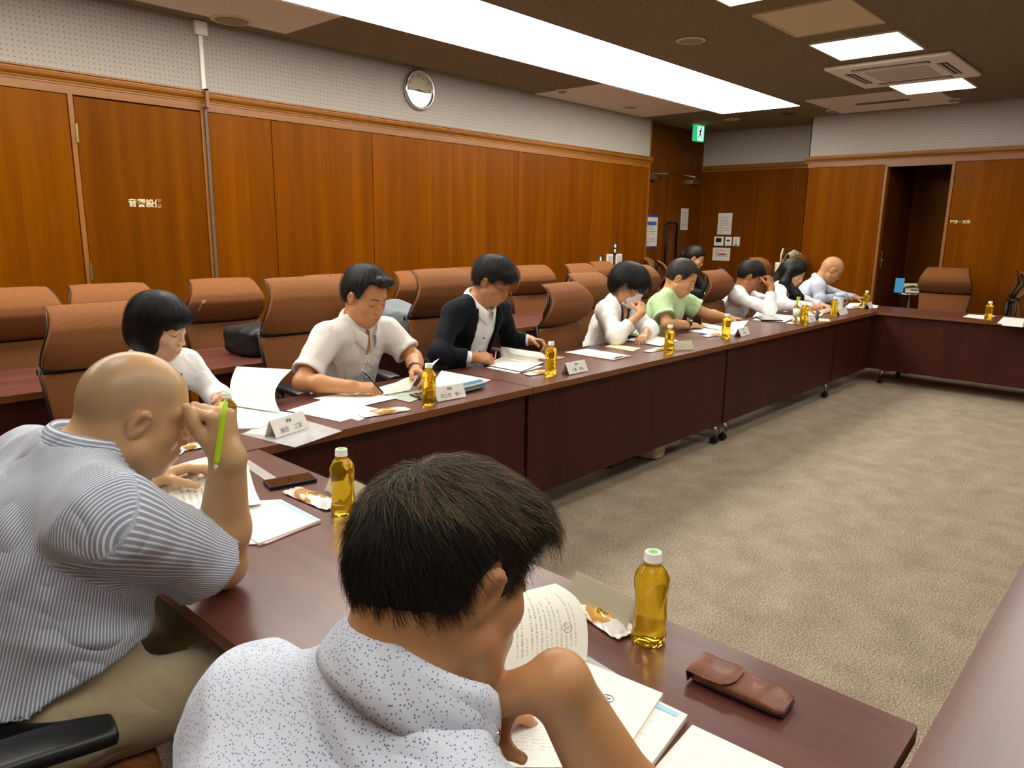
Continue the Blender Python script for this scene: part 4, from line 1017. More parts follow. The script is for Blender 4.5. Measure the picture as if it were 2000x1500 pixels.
def hand_prims(Wp, d, n, side, curls=((20, 25, 15),)*4, hs=1.0, thumb=(.65, .6, .35), splay=.06, tc=0.4):
    """Wp wrist, d along the hand, n palm normal, side +1 right / -1 left"""
    d = _n(d); n = np.array(n, float); n = _n(n-d*np.dot(d, n)); T = np.cross(d, n)*side; Wp = np.array(Wp, float)
    Q = []; S_ = hs
    lat = (.027, .009, -.009, -.026); kn = (.086, .089, .084, .075); ln = ((.042, .026, .021), (.046, .029, .022), (.042, .027, .021), (.033, .021, .018)); rr = (.0092, .0095, .0090, .0080)
    Q.append(P_ell(Wp+d*.045*S_-n*.0, (1, 1, 1), None, .01)) if False else None
    fp = Fr(Wp+d*.048*S_, d, n)
    Q.append(P_ell((0, 0, 0), (.050*S_, .036*S_, .0145*S_), fp, .012))
    for i in range(4):
        k0 = Wp+(d*kn[i]+T*lat[i])*S_-n*.003*S_
        Q.append(P_cap(Wp+(d*.008+T*lat[i]*.55)*S_, k0, .0125*S_, .0108*S_, .010*S_))
        c = curls[min(i, len(curls)-1)]; a = 0; p = k0; dd = _n(d+T*splay*(1.2-i)*.9); r = rr[i]*S_
        for j in range(3):
            a += math.radians(c[j]); q = p+(dd*math.cos(a)+n*math.sin(a))*ln[i][j]*S_
            Q.append(P_cap(p, q, r*(1.05-.08*j), r*(.98-.10*j), .0045*S_ if j or i else .005*S_)); p = q
    t0 = Wp+(d*.016+T*.018+n*.006)*S_; t1 = t0+_n(T*thumb[0]+d*thumb[1]+n*thumb[2])*.044*S_
    t2 = t1+_n(T*thumb[0]*(1-tc)*.6+d*(thumb[1]+.35)+n*thumb[2]*(1+tc))*.032*S_; t3 = t2+_n(T*thumb[0]*(1-2*tc)*.4+d*(thumb[1]+.4)+n*thumb[2]*(1+1.6*tc))*.026*S_
    Q += [P_cap(t0, t1, .0165*S_, .0125*S_, .014*S_), P_cap(t1, t2, .0118*S_, .0105*S_, .005*S_), P_cap(t2, t3, .0108*S_, .0088*S_, .004*S_)]
    return [q for q in Q if q]
def sleeve(a, b, ra, rb, k=.03, cuff=None, flare=0.0):
    """open tube from a to b (cut flat at b, hollow at the end)"""
    a = np.array(a, float); b = np.array(b, float); ax = _n(b-a); L_ = np.linalg.norm(b-a)
    def fn(P):
        q = P-a; t = q@ax; tt = np.clip(t/L_, 0, 1); rad = ra+(rb-ra)*tt+flare*np.maximum(0, tt-.75)*4
        d_ = np.linalg.norm(q-(np.clip(t, 0, L_+.02))[..., None]*ax, axis=-1)-rad
        d_ = np.maximum(d_, t-L_)
        inner = np.maximum(np.linalg.norm(q-t[..., None]*ax, axis=-1)-(rad-.019), (L_-.018)-t)
        return np.maximum(d_, -inner)
    m = max(ra, rb)+flare
    return dict(fn=fn, lo=np.minimum(a, b)-m, hi=np.maximum(a, b)+m, k=k, op='u')
SKIN = {}
class Person:
    def __init__(s, label, head, yaw, pitch, roll=0, hs=1.0, torso_yaw=None, pelvis=None, neck=None, sw=.19, build=1.0, fat=1.0, skin='#c4875a', h=.0065, hh=.0034, neckr=.052, sl=None, sr=None, chest=1.0, nose=1.0, ear=True, gender='m'):
        s.f = head_frame(head, yaw, pitch, roll); s.hs = hs; s.h = h; s.hh = hh; s.build = build; s.fat = fat
        ty = yaw if torso_yaw is None else torso_yaw; a = math.radians(ty); fwd = np.array([math.cos(a), math.sin(a), 0]); left = np.array([-fwd[1], fwd[0], 0])
        s.fwd, s.left = fwd, left
        s.N = np.array(neck, float) if neck is not None else s.f.w(-.035*hs, 0, -.075*hs)+np.array([0, 0, -.07])-fwd*.035
        s.Pl = np.array(pelvis, float)
        s.SL = np.array(sl, float) if sl is not None else s.N+left*sw+np.array([0, 0, -.055])
        s.SR = np.array(sr, float) if sr is not None else s.N-left*sw+np.array([0, 0, -.055])
        mid = (s.SL+s.SR)/2; up = _n(mid-s.Pl)
        lr = _n(s.SL-s.SR); fx = _n(np.cross(lr, up)); s.T = Fr(mid, fx, up)
        s.L_ = np.linalg.norm(mid-s.Pl); s.root = E('person', label, 'person', (s.Pl[0], s.Pl[1], 0), 0)
        s.skinc = skin; s.arms = {}; s.hands = []; s.legs = []; s.sw = np.linalg.norm(s.SL-s.SR)/2; s.neckr = neckr; s.chest = chest; s.nose = nose; s.ear = ear; s.extra = []
        s.m = SKIN.setdefault(skin, None) or mk_skin('skin_'+skin[1:], skin); SKIN[skin] = s.m
    def torso(s, e=0.0, k=.05):
        T = s.T; b = s.build; L_ = s.L_; w_ = s.sw
        Q = [P_ell((-.005, 0, -.10), (.115*b*s.chest+e, .86*w_+e, .16+e), T, k),
             P_ell((.012*b, 0, -L_*.55), (.118*b+e, .150*b+e, .17+e), T, k),
             P_ell((.0, 0, -L_*.92), (.125*b+e, .172*b+e, .14+e), T, k),
             P_cap(s.SL-s.left*0+T.d(0, -.015, 0), s.SR+T.d(0, .015, 0), .050+e, .050+e, .05),
             P_cap(s.N+T.d(0, .02, .01), s.SL+T.d(0, -.035, .012), .046+e, .044+e, .05), P_cap(s.N+T.d(0, -.02, .01), s.SR+T.d(0, .035, .012), .046+e, .044+e, .05)]
        return Q
    def neckp(s): 
        top = s.f.w(-.030*s.hs, 0, -.045*s.hs)
        return [P_cap(s.N+s.T.d(.0, 0, -.03), top, s.neckr*1.12, s.neckr, .028), P_cap(s.N+s.T.d(.03, 0, -.03), s.f.w(.02*s.hs, 0, -.075*s.hs), s.neckr*.7, s.neckr*.62, .03)]
    def arm(s, side, elbow, wrist, hd, hn, curls=((20, 25, 15),)*4, ra=.047, rb=.041, rw=.027, hsz=.97, hh=None, **kw):
        sh = s.SR if side > 0 else s.SL; elbow = np.array(elbow, float); wrist = np.array(wrist, float)
        s.arms[side] = (sh, elbow, wrist, ra, rb, rw)
        d = _n(wrist-elbow)
        Q = [P_cap(sh, elbow, ra*1.12, rb*.98, .03), P_cap(elbow, elbow+(wrist-elbow)*.35, rb*.98, rb*1.02, .02), P_cap(elbow+(wrist-elbow)*.35, wrist, rb*1.02, rw, .02), P_cap(wrist, wrist+_n(hd)*.02, rw*.95, rw*.8, .015)]
        H = hand_prims(wrist, hd, hn, side, curls, hsz, **kw)
        s.hands.append((H, hh)); s.legs += []; s.arms[side] = s.arms[side]+(Q,)
    def leg(s, side, knee, ankle=None):
        hip = s.Pl-s.left*side*.09; knee = np.array(knee, float); ankle = np.array(ankle if ankle is not None else [knee[0], knee[1], .07], float)
        s.legs += [P_cap(hip, knee, .085, .060, .04), P_cap(knee, ankle, .056, .036, .02), P_cap(ankle+[0, 0, -.02], ankle+s.fwd*.16+[0, 0, -.025], .036, .03, .02)]
    def body(s, paint=None, hand_h=.0036, armh=None):
        hp = head_prims(s.f, s.hs, s.fat, s.ear, s.nose)+s.extra
        skin = s.torso()+s.neckp()+hp+s.legs
        for sd in s.arms: skin = skin+s.arms[sd][6]
        hc = s.f.w(0, 0, -.01); hb = .155*s.hs
        allh = [(hc-hb, hc+hb, s.hh)]
        for H, hh in s.hands:
            lo, hi = bounds(H, .012); allh.append((lo, hi, hh or hand_h))
        for H, _ in s.hands: skin = skin+H
        lo, hi = bounds(skin)
        def keep(c):
            k = np.ones(len(c), bool)
            for a, b, _ in allh: k &= ~((c > a+s.h*1.9).all(1) & (c < b-s.h*1.9).all(1))
            return k
        pt = [(skin, lo, hi, s.h, keep)]+[(skin, a, b, q, None) for a, b, q in allh]
        s.hp = hp
        # keep only one copy where fine boxes overlap
        for i in range(2, len(pt)):
            prev = allh[:i-1]
            def kp(c, prev=prev):
                k = np.ones(len(c), bool)
                for a, b, _ in prev: k &= ~((c > a+s.hh*1.9).all(1) & (c < b-s.hh*1.9).all(1))
                return k
            pt[i] = pt[i][:4]+(kp,)
        def pf(V):
            l = s.f.l(V)/s.hs; x, y, z = l.T; out = np.zeros((len(V), 3))
            lip = np.exp(-((np.abs(y)/.024)**4))*np.exp(-(((z+.0665)/.0085)**4))*(x > .085); out[:, 0] = lip*.8
            blush = np.exp(-(((np.abs(y)-.078)/.012)**2))*np.exp(-((z/.04)**2))*(np.abs(x+.005) < .04)*.35; out[:, 0] += blush
            if paint is not None: out = paint(x, y, z, out)
            return out
        s.body_ob = sdf_mesh('body', pt, s.m, s.root, {'paint': pf})
        return s.body_ob
    def proj(s, y, z, x0=.14):
        """surface point of the face in head-local y,z"""
        xs = np.linspace(x0, .02, 90); P = np.array([s.f.w(x*s.hs, y*s.hs, z*s.hs) for x in xs]); D = at_pts(s.hp, P); i = int(np.argmax(D < 0))
        if i == 0: return P[-1]
        t = D[i-1]/(D[i-1]-D[i]); return P[i-1]+(P[i]-P[i-1])*t
    def strokes(s, name, lines, r, m, lift=.0006):
        mb = MB(); off = np.array(s.root.location); fx = s.f.d(1, 0, 0)
        for ln in lines:
            pts = [s.proj(y, z)+fx*lift-off for y, z in ln]; n = len(pts); mb.tube(pts, [r*(.35+.65*math.sin(PI*min(.96, max(.04, (i+.6)/n)))) for i in range(n)], 6)
        return O(name, mb, m, s.root, smooth=True)
    def face(s, brow='#1c1614', brow_r=.0022, lash_r=.0010, browz=.0205, closed=True):
        mk = bpy.data.materials.get('brow'+brow) or plain('brow'+brow, brow, .7)
        s.strokes('eyebrows', [[(e*y, browz+.0035*math.sin((y-.012)/.038*PI)-.06*max(0, y-.038)) for y in np.linspace(.013, .049, 7)] for e in (-1, 1)], brow_r, mk)
        s.strokes('eyelashes', [[(e*y, -.0030-.0038*math.sin((y-.017)/.030*PI)+.06*max(0, y-.04)) for y in np.linspace(.017, .047, 8)] for e in (-1, 1)], lash_r, mk)
    def garment(s, name, m, e=.012, sleeves=None, vneck=None, fold=(.006, 22), h=None, bottom=None, hole=.060, k=.05, legs=False, extra=None, attrs=None, seed=3, label=None, belly=None, cuffh=None):
        Q = s.torso(e, k)
        for sd, (upto, r0, r1, fl) in (sleeves or {}).items():
            sh, el, wr = s.arms[sd][:3]
            if upto <= 1:
                Q.append(P_cap(sh, sh+(el-sh)*.3, r0*.9, r0*.95, .05)); Q.append(sleeve(sh, sh+(el-sh)*upto, r0*.88, r1, .045, flare=fl))
            else:
                Q += [P_cap(sh, el, r0*.88, (r0+r1)/2, .05), sleeve(el, el+(wr-el)*(upto-1), (r0+r1)/2, r1, .03, flare=fl), P_ell(el, (r1*1.12,)*3, None, .03)]
        if extra: Q += extra
        fd = folds(seed, fold[0], fold[1])
        Q.append(P_disp(fd))
        nb = s.N+s.T.d(.012, 0, .045)
        if hole: Q.append(dict(P_ell((0, 0, 0), (hole*1.05, hole, .075), Fr(nb, s.T.d(1, 0, 0), s.T.d(0, 0, 1)), .012), op='s'))
        if vneck:
            a, b, r = vneck; Q.append(dict(P_cap(s.N+s.T.d(.06, 0, -.0), s.T.w(.14*s.build, 0, -a), r, r*.25, .008), op='s'))
        if bottom is not None: Q.append(P_clip(lambda P, b=bottom: b-P[..., 2]))
        lo, hi = bounds(Q)
        at = dict(attrs or {})
        return sdf_mesh(name, [(Q, lo, hi, h or s.h*1.15, None)], m, s.root, at, label)
    def pants(s, m, e=.010, top=None, h=None, extra=None):
        T = s.T; L_ = s.L_; b = s.build
        Q = [P_ell((.0, 0, -L_*.93), (.122*b+e, .170*b+e, .13+e), T, .05)]
        for q in s.legs: 
            Q.append(dict(q))
        Q2 = []
        for i, q in enumerate(Q):
            if i == 0: Q2.append(q); continue
            if i % 3 == 0: continue
            f0 = q['fn']; Q2.append(dict(fn=(lambda P, f0=f0: f0(P)-e), lo=q['lo']-e, hi=q['hi']+e, k=.04, op='u'))
        Q2 += extra or []
        Q2.append(P_disp(folds(9, .007, 26)))
        if top is not None: Q2.append(P_clip(lambda P, b_=top: P[..., 2]-b_))
        lo, hi = bounds(Q2); return sdf_mesh('trousers', [(Q2, lo, hi, h or s.h*1.7, None)], m, s.root)
    def shoes(s, m):
        Q = [dict(q) for i, q in enumerate(s.legs) if i % 3 == 2]
        Q = [dict(fn=(lambda P, f0=q['fn']: f0(P)-.010), lo=q['lo']-.01, hi=q['hi']+.01, k=.001, op='u') for q in Q]
        lo, hi = bounds(Q); return sdf_mesh('shoes', [(Q, lo, hi, .007, None)], m, s.root)
    def hair(s, style, m, h=None, seed=1, paint=None, t=.014, hairline=.058, temple=0., part=None, extra=None, lump=.004, cut=None):
        f = s.f; S_ = s.hs; W = lambda *l: f.w(*[q*S_ for q in l])
        E3 = lambda c, r, k, op='u': P_ell([q*S_ for q in c], [q*S_ for q in r], f, k*S_, op)
        Q = [E3((-.012, 0, .032), (.098+t, .077+t*.85, .088+t), .01), E3((-.045, 0, .0), (.060+t, .066+t*.8, .072+t*.5), .03)]
        if extra: Q += extra(W, E3)
        r = np.random.default_rng(seed); ks = [(r.normal(size=3)*60, r.random()*6) for _ in range(6)]
        def dis(P):
            l = f.l(P)/S_; v = 0
            th = np.arctan2(l[..., 1], l[..., 0]+.03)
            v = np.sin(th*23+l[..., 2]*30)*.35+np.sin(th*41-l[..., 2]*22)*.3
            for k_, ph in ks[:4]: v = v+.25*np.sin(l@k_+ph)
            return v*lump*.5
        Q.append(P_disp(dis))
        xs_, zs_ = cut or ([-.14, -.09, -.055, -.03, -.012, .004, .022, .034, .045, .060, .075, .095, .13], [-.085, -.085, -.070, -.045, -.004, .018, -.004, .000, .030, hairline-.012, hairline, hairline, hairline])
        def clip(P):
            l = f.l(P)/S_; zz = np.interp(l[..., 0], xs_, zs_)+temple*np.exp(-((np.abs(l[..., 1])-.044)/.020)**2)*(l[..., 0] > .035); jag = .003*np.sin(l[..., 0]*260)+.004*np.sin(l[..., 1]*230+1)+.003*np.sin(l[..., 1]*510)
            return (zz+jag-l[..., 2])*.8*S_
        Q.append(P_clip(clip))
        lo, hi = bounds(Q)
        def flow(V):
            l = f.l(V); th = np.arctan2(l[:, 1], l[:, 0]+.03); return np.stack([l[:, 2]*1.0, th*.09, l[:, 0]*.3], 1)
        s.hq = Q
        return sdf_mesh('hair', [(Q, lo, hi, h or s.hh*1.25, None)], m, s.root, {'hflow': flow})
def strands(pp, hair_ob, n, length, rad, m, comb=(0, 0, 0), crown=(-.055, 0, .11), lift=.004, seg_=6, seed=5, droop=.0, curl=.3, zmin=-1, name='hair_strands', fwdmix=0.0, lenvar=.5, front=9, earz=.042):
    r = np.random.default_rng(seed); me = hair_ob.data; nf = len(me.polygons)
    co = np.zeros(len(me.vertices)*3, np.float32); me.vertices.foreach_get('co', co); co = co.reshape(-1, 3)+np.array(pp.root.location)
    ar = np.zeros(nf, np.float32); me.polygons.foreach_get('area', ar); no = np.zeros(nf*3, np.float32); me.polygons.foreach_get('normal', no); no = no.reshape(-1, 3)
    ce = np.zeros(nf*3, np.float32); me.polygons.foreach_get('center', ce); ce = ce.reshape(-1, 3)+np.array(pp.root.location)
    f = pp.f; S_ = pp.hs; lc = f.l(ce)/S_; out = (lc/np.array([.098, .078, .09])**2); out /= np.linalg.norm(out, axis=1, keepdims=True); nl = no@f.R
    ok = ((out*nl).sum(1) > .25) & (lc[:, 2] > zmin) & ~((np.abs(lc[:, 1]) > .055) & (lc[:, 0] > -.030) & (lc[:, 0] < .028) & (lc[:, 2] < earz) & (length < .055)) & ~((lc[:, 0] > front) & (lc[:, 2] < .085)); pr = ar*ok; pr /= pr.sum()
    fi = r.choice(nf, n, p=pr); P = ce[fi]+(r.normal(size=(n, 3))*.0022); Nn = no[fi]
    L_ = f.l(P)/S_; cr = np.array(crown); rad_ = L_-cr; cb = np.array(comb, float)
    clump = np.stack([np.sin(L_@np.array([90, 40, 70.])+1), np.sin(L_@np.array([-50, 80, 60.])+2), np.sin(L_@np.array([60, -70, 90.]))], 1)
    D = rad_/np.linalg.norm(rad_, axis=1, keepdims=True)+cb+clump*curl*.35+r.normal(size=(n, 3))*curl*.35
    D = D@f.R.T; D -= Nn*(D*Nn).sum(1, keepdims=True); D /= np.linalg.norm(D, axis=1, keepdims=True)+1e-9
    ln = length*(1-lenvar+lenvar*r.random(n)*1.4)*S_; ln = ln*(np.interp(L_[:, 2], [-.06, .055], [.40, 1]) if length < .055 else 1); step = ln/(seg_-1)
    pts = np.zeros((n, seg_, 3)); p = P-Nn*.003; lf = r.random(n)*lift
    for k in range(seg_):
        pts[:, k] = p; t = k/(seg_-1)
        l = f.l(p)/S_; o_ = l/np.array([.098, .078, .09])**2; o_ = (o_/np.linalg.norm(o_, axis=1, keepdims=True))@f.R.T
        D = D-o_*(D*o_).sum(1, keepdims=True); D /= np.linalg.norm(D, axis=1, keepdims=True)+1e-9
        D = D+np.array([0, 0, -droop*t])
        p = p+D*step[:, None]+o_*(lf*(1.3-1.9*t)*2/seg_*1.2)[:, None]+r.normal(size=(n, 3))*.0002
    hc = bpy.data.hair_curves.new(name); hc.add_curves([seg_]*n)
    off = np.array(pp.root.location); hc.attributes['position'].data.foreach_set('vector', (pts-off).astype(np.float32).ravel())
    ra = hc.attributes.get('radius') or hc.attributes.new('radius', 'FLOAT', 'POINT')
    ra.data.foreach_set('value', (np.tile(np.linspace(1, .25, seg_), n)*rad).astype(np.float32))
    hc.materials.append(m); ob = bpy.data.objects.new(name, hc); COL.objects.link(ob); ob.parent = pp.root; ob['kind'] = 'stuff'; return ob
MSTR = {}
def strand_mat(c1, c2):
    key = c1+c2
    if key not in MSTR:
        n = NT('strand_'+key); hi = n.new('ShaderNodeHairInfo'); n.col(n.ramp(hi.outputs['Random'], [(.2, C(c1)), (.95, C(c2))])); n.set(Roughness=.42, Specular_IOR_Level=.35); MSTR[key] = n.m
    return MSTR[key]
def front_line(p, m, Q, z0, z1, y=0.0, r=.0012, nb=0, mb_=None, br=.005):
    off = np.array(p.root.location); pts = []
    for z in np.linspace(z0, z1, 14):
        xs = np.linspace(.32, -.05, 110); PP = np.array([p.T.w(x, y, z) for x in xs]); D = at_pts(Q, PP); i = int(np.argmax(D < 0)); pts.append(PP[max(0, i-1)]-off)
    O('placket_seam', MB().tube(pts, r, 5), m, p.root, smooth=True)
    for j in range(nb):
        q = pts[int((j+.5)*14/nb)]+p.T.d(0, .012, 0); d = p.T.d(1, 0, 0); O('button', MB().tube([q-d*.002, q+d*.0025], br, 12), mb_ or m, p.root)
def collar(pp, m, rx=.062, ry=.060, h=.034, out=.014, drop=.036, open_=.35, c=None, tip=.03, parent=None, name='collar', fz=None, tilt=0.0):
    """fold-over shirt collar round the neck base"""
    T = pp.T; base = (c if c is not None else pp.N+T.d(.010, 0, .018)); up = _n(T.d(0, 0, 1)*(1-tilt)+T.d(1, 0, 0)*-tilt*0+pp.f.d(0, 0, 1)*.35); fr = Fr(base, T.d(1, 0, 0), up)
    off = np.array(pp.root.location)
    def f(u, v):
        a = (u-.5)*2*(PI-open_*.5); ca, sa = math.cos(a+PI), math.sin(a+PI); front = max(0, abs(u-.5)*2-.55)/.45
        # v 0..0.4 inner stand, .4..1 outer leaf
        if v < .4:
            q = v/.4; r = 1.0; z = -.012+q*h*(1-.35*front); rad = 0
        else:
            q = (v-.4)/.6; z = h*(1-.35*front)-q*(drop+tip*front**2); rad = .004+out*q+.006*math.sin(PI*q)+.012*q*front
        return fr.w((rx+rad)*ca*(1+.10*front)+.018*front, (ry+rad)*-sa, z-.022*front)-off
    return O(name, MB().slab(33, 12, f, .0024), m, parent or pp.root, smooth=True)
# ================================================================== people
HB = mk_hair('hair_black', '#050404', '#141110'); HB2 = mk_hair('hair_soft_black', '#080605', '#1e1713'); HG = mk_hair('hair_greying', '#15120f', '#4a423b')
ST1 = ('#0a0807', '#2b2521'); ST2 = ('#120d0a', '#43352a'); ST3 = ('#1b1714', '#6a6258')
MBEIGE = mk_cloth('cloth_polo', '#e2deda', 700, .8, '#d5d1cc')
MWSH = mk_cloth('cloth_white', '#f6f6f5', 900, .75, '#ececec')
MNAVY = mk_cloth('cloth_navy', '#0d1018', 800, .85, '#151922', .03)
MGRN = mk_cloth('cloth_green', '#b9d6a2', 500, .85, '#a9c892')
MKNIT = mk_cloth('cloth_knit', '#faf9f5', 400, .9, '#eceae4')
MPALE = mk_cloth('cloth_pale_blue', '#ccd3e6', 900, .75, '#bcc5dc')
MDNAV = mk_cloth('cloth_dark_navy', '#1c2340', 800, .8)
MBLK = mk_cloth('cloth_black', '#101113', 800, .7, '#191b1e')
MTROU = mk_cloth('cloth_trousers', '#23242a', 800, .9); MKHAKI = mk_cloth('cloth_khaki', '#b5a687', 900, .85, '#a09274')
MSHOE = plain('shoe_black', '#141210', .35)
CURLW = ((45, 60, 40), (52, 65, 40), (58, 70, 40), (62, 70, 40))
def finish(p, trousers=MTROU):
    p.pants(trousers); p.shoes(MSHOE)
def buttons(p, m, pts, r=.0055, par=None):
    for q in pts:
        q = np.array(q); d = p.T.d(1, 0, 0); b = MB().tube([q-d*.001-np.array(p.root.location), q+d*.0025-np.array(p.root.location)], r, 12); O('button', b, m, par or p.root)
# ---- writing man in the light polo
if 1:
    p = Person('man in a light grey short-sleeved polo shirt writing with a black pen', (2.125, 2.93, 1.145), -82, 24, 0, hs=1.12, torso_yaw=-86, pelvis=(2.12, 3.22, .54), neck=(2.115, 3.00, 1.0), sw=.190, build=1.0, skin='#c98f62', neckr=.058)
    eR = (1.74, 2.90, .775); wR = (1.87, 2.705, .765)
    p.arm(1, eR, wR, (.85, -.5, -.10), (-.1, .35, -.95), curls=CURLW, rw=.030, tc=.6, hsz=1.08)
    p.arm(-1, (2.36, 2.86, .82), (2.24, 2.70, .79), (-.15, -.95, -.15), (-.6, .2, -.7), curls=((30, 40, 30),)*4, hsz=1.05)
    p.leg(1, (1.98, 2.78, .50)); p.leg(-1, (2.26, 2.78, .50))
    p.body(); p.face(brow_r=.0026)
    hb = p.hair('short', HB, t=.013, hairline=.082, temple=.018, lump=.006, cut=([-.14, -.09, -.055, -.03, -.012, .004, .022, .034, .045, .060, .075, .095, .13], [-.075, -.075, -.060, -.035, .004, .026, -.004, .010, .055, .072, .080, .082, .082]),
        extra=lambda W, E3: [P_cap(W(.070, -.02, .100), W(.055, .055, .088), .020, .018, .03)])
    strands(p, hb, 7000, .030, .00022, strand_mat(*ST1), comb=(.7, .5, 0), lift=.010, curl=.5)
    g = p.garment('polo_shirt', MBEIGE, .012, {1: (.80, .064, .070, .006), -1: (.80, .064, .070, .006)}, vneck=(.075, 0, .028))
    collar(p, MBEIGE, rx=.080, ry=.078, h=.040, drop=.052, open_=.55, tip=.03)
    front_line(p, plain('polo_seam', '#a8a29a', .8), p.torso(.0125), -.06, -.34, nb=4, mb_=MWHITE)
    pen((1.975, 2.60, .728), (1.925, 2.70, .840), MDARKP, 'black pen held by the man in the light grey polo')
    w = Fr(np.array([2.255, 2.725, .795]), _n(np.array([2.24, 2.70, .79])-np.array([2.36, 2.86, .82])), (0, 0, 1)); off = np.array(p.root.location)
    O('wristband', MB().tube([w.w(x, 0, 0)-off for x in (-.006, .010)], .0335, 20), plain('watch_strap', '#3a2a20', .5), p.root, sharp=50)
    finish(p)
# ---- man in the dark suit jacket with glasses
if 1:
    p = Person('man in a dark navy suit jacket and white shirt, wearing glasses and reading', (2.995, 2.92, 1.182), -76, 27, 0, hs=1.07, torso_yaw=-90, pelvis=(2.97, 3.26, .56), neck=(2.965, 3.02, 1.05), sw=.19, build=1.0, skin='#b98258', neckr=.056)
    p.arm(1, (2.61, 2.95, .80), (2.76, 2.84, .775), (.95, -.25, -.08), (-.1, .6, -.75), curls=((25, 35, 20), (30, 35, 20), (35, 35, 20), (38, 35, 20)), rw=.030, hsz=1.08, thumb=(.5, .8, .3))
    p.arm(-1, (3.29, 3.06, .80), (3.36, 2.95, .80), (.25, -.9, -.1), (-.5, 0, -.8), curls=((40, 50, 30),)*4)
    p.leg(1, (2.83, 2.78, .50)); p.leg(-1, (3.11, 2.78, .50))
    p.body(); p.face(brow_r=.0024)
    hb = p.hair('full', HB, t=.015, hairline=.040, temple=.0, lump=.007, cut=([-.14, -.09, -.055, -.03, -.012, .004, .022, .034, .045, .060, .075, .095, .15], [-.085, -.085, -.065, -.035, .0, .022, .0, .0, .030, .046, .040, .034, .034]),
        extra=lambda W, E3: [P_cap(W(.080, -.03, .075), W(.082, .045, .070), .022, .018, .03)])
    strands(p, hb, 8000, .05, .00022, strand_mat(*ST1), comb=(.9, -.3, 0), lift=.010, curl=.4)
    # white shirt under the jacket
    p.garment('white_shirt', MWSH, .008, {1: (1.94, .050, .036, 0), -1: (1.94, .050, .036, 0)}, vneck=(.03, 0, .02), fold=(.003, 26))
    T = p.T
    Vc = dict(op='s', k=.006, lo=None, hi=None)
    def vcut(P):
        l = T.l(P); y, z, x = l[..., 1], l[..., 2], l[..., 0]; wdt = np.interp(z, [-.42, -.34, -.05, .05], [.062, .082, .086, .080])
        return np.where(x > .02, -(np.abs(y-.0)-wdt), -.1)
    Q = P_clip(vcut)
    g = p.garment('suit_jacket', MNAVY, .020, {1: (1.80, .068, .050, 0), -1: (1.80, .068, .050, 0)}, fold=(.006, 16), hole=.075, extra=[], k=.05)
    # cut the jacket open by rebuilding with the front opening
    bpy.data.objects.remove(g)
    Qs = p.torso(.021, .05)
    for sd in (1, -1):
        sh, el, wr = p.arms[sd][:3]; Qs += [P_cap(sh, el, .062, .055, .035), sleeve(el, el+(wr-el)*.80, .055, .046, .03), P_ell(el, (.055,)*3, None, .03)]
    Qs.append(P_disp(folds(4, .007, 15))); Qs.append(dict(P_ell((0, 0, 0), (.082, .078, .085), Fr(p.N+T.d(.02, 0, .05), T.d(1, 0, 0), T.d(0, 0, 1)), .01), op='s')); Qs.append(Q)
    lo, hi = bounds(Qs); g = sdf_mesh('suit_jacket', [(Qs, lo, hi, .006, None)], MNAVY, p.root)
    off = np.array(p.root.location)
    for e in (-1, 1):      # lapels
        def lap(u, v, e=e):
            z = .075-.42*u; y0 = np.interp(z, [-.42, -.34, -.05, .05, .08], [.062, .082, .086, .080, .080]); wd = np.interp(u, [0, .12, .30, .34, .8, 1], [.030, .045, .070, .040, .028, .004])
            y = e*(y0-.004+wd*v); P0 = T.w(.30, y, z); 
            xs = np.linspace(.30, -.08, 60); PP = np.array([T.w(x, y, z) for x in xs]); D = at_pts(Qs[:-3], PP); i = int(np.argmax(D < 0)); x = xs[i] if D[i] < 0 else .0
            return PP[i]+T.d(.007+.004*math.sin(v*PI), 0, 0)-off
        O('lapel', MB().slab(26, 6, lap, .003), MNAVY, p.root, smooth=True)
    collar(p, MWSH, rx=.078, ry=.074, h=.046, drop=.050, open_=.45, tip=.03)
    for z in (-.10, -.19, -.28):
        xs = np.linspace(.30, 0, 90); PP = np.array([T.w(x, 0, z) for x in xs]); D = at_pts(p.torso(.008), PP); q = PP[int(np.argmax(D < 0))]; buttons(p, MINK, [q+T.d(.001, 0, 0)])
    # glasses
    gl_ = MB(); f = p.f; S_ = p.hs
    for e in (-1, 1): gl_.tube([f.w((.103-.006*abs(math.cos(t)))*S_, (e*.032+.022*math.cos(t))*S_, (-.004+.014*math.sin(t))*S_)-off for t in np.linspace(0, 2*PI, 25)], .0009, 6); gl_.tube([f.w(.098*S_, e*.056*S_, .0)-off, f.w(.07*S_, e*.074*S_, .004)-off, f.w(.0, e*.082*S_, .010)-off], .0014, 6)
    gl_.tube([f.w(.103*S_, -.010*S_, 0)-off, f.w(.106*S_, 0, .003)-off, f.w(.103*S_, .010*S_, 0)-off], .0009, 6)
    O('glasses', gl_, plain('glasses_frame', '#3c2a26', .25, .6), p.root, smooth=True)
    pen((2.83, 2.74, .775), (2.91, 2.81, .80), plain('red_pen', '#d8262a', .3), 'red pen in the hand of the man in the suit jacket', r=.004)
    finish(p)
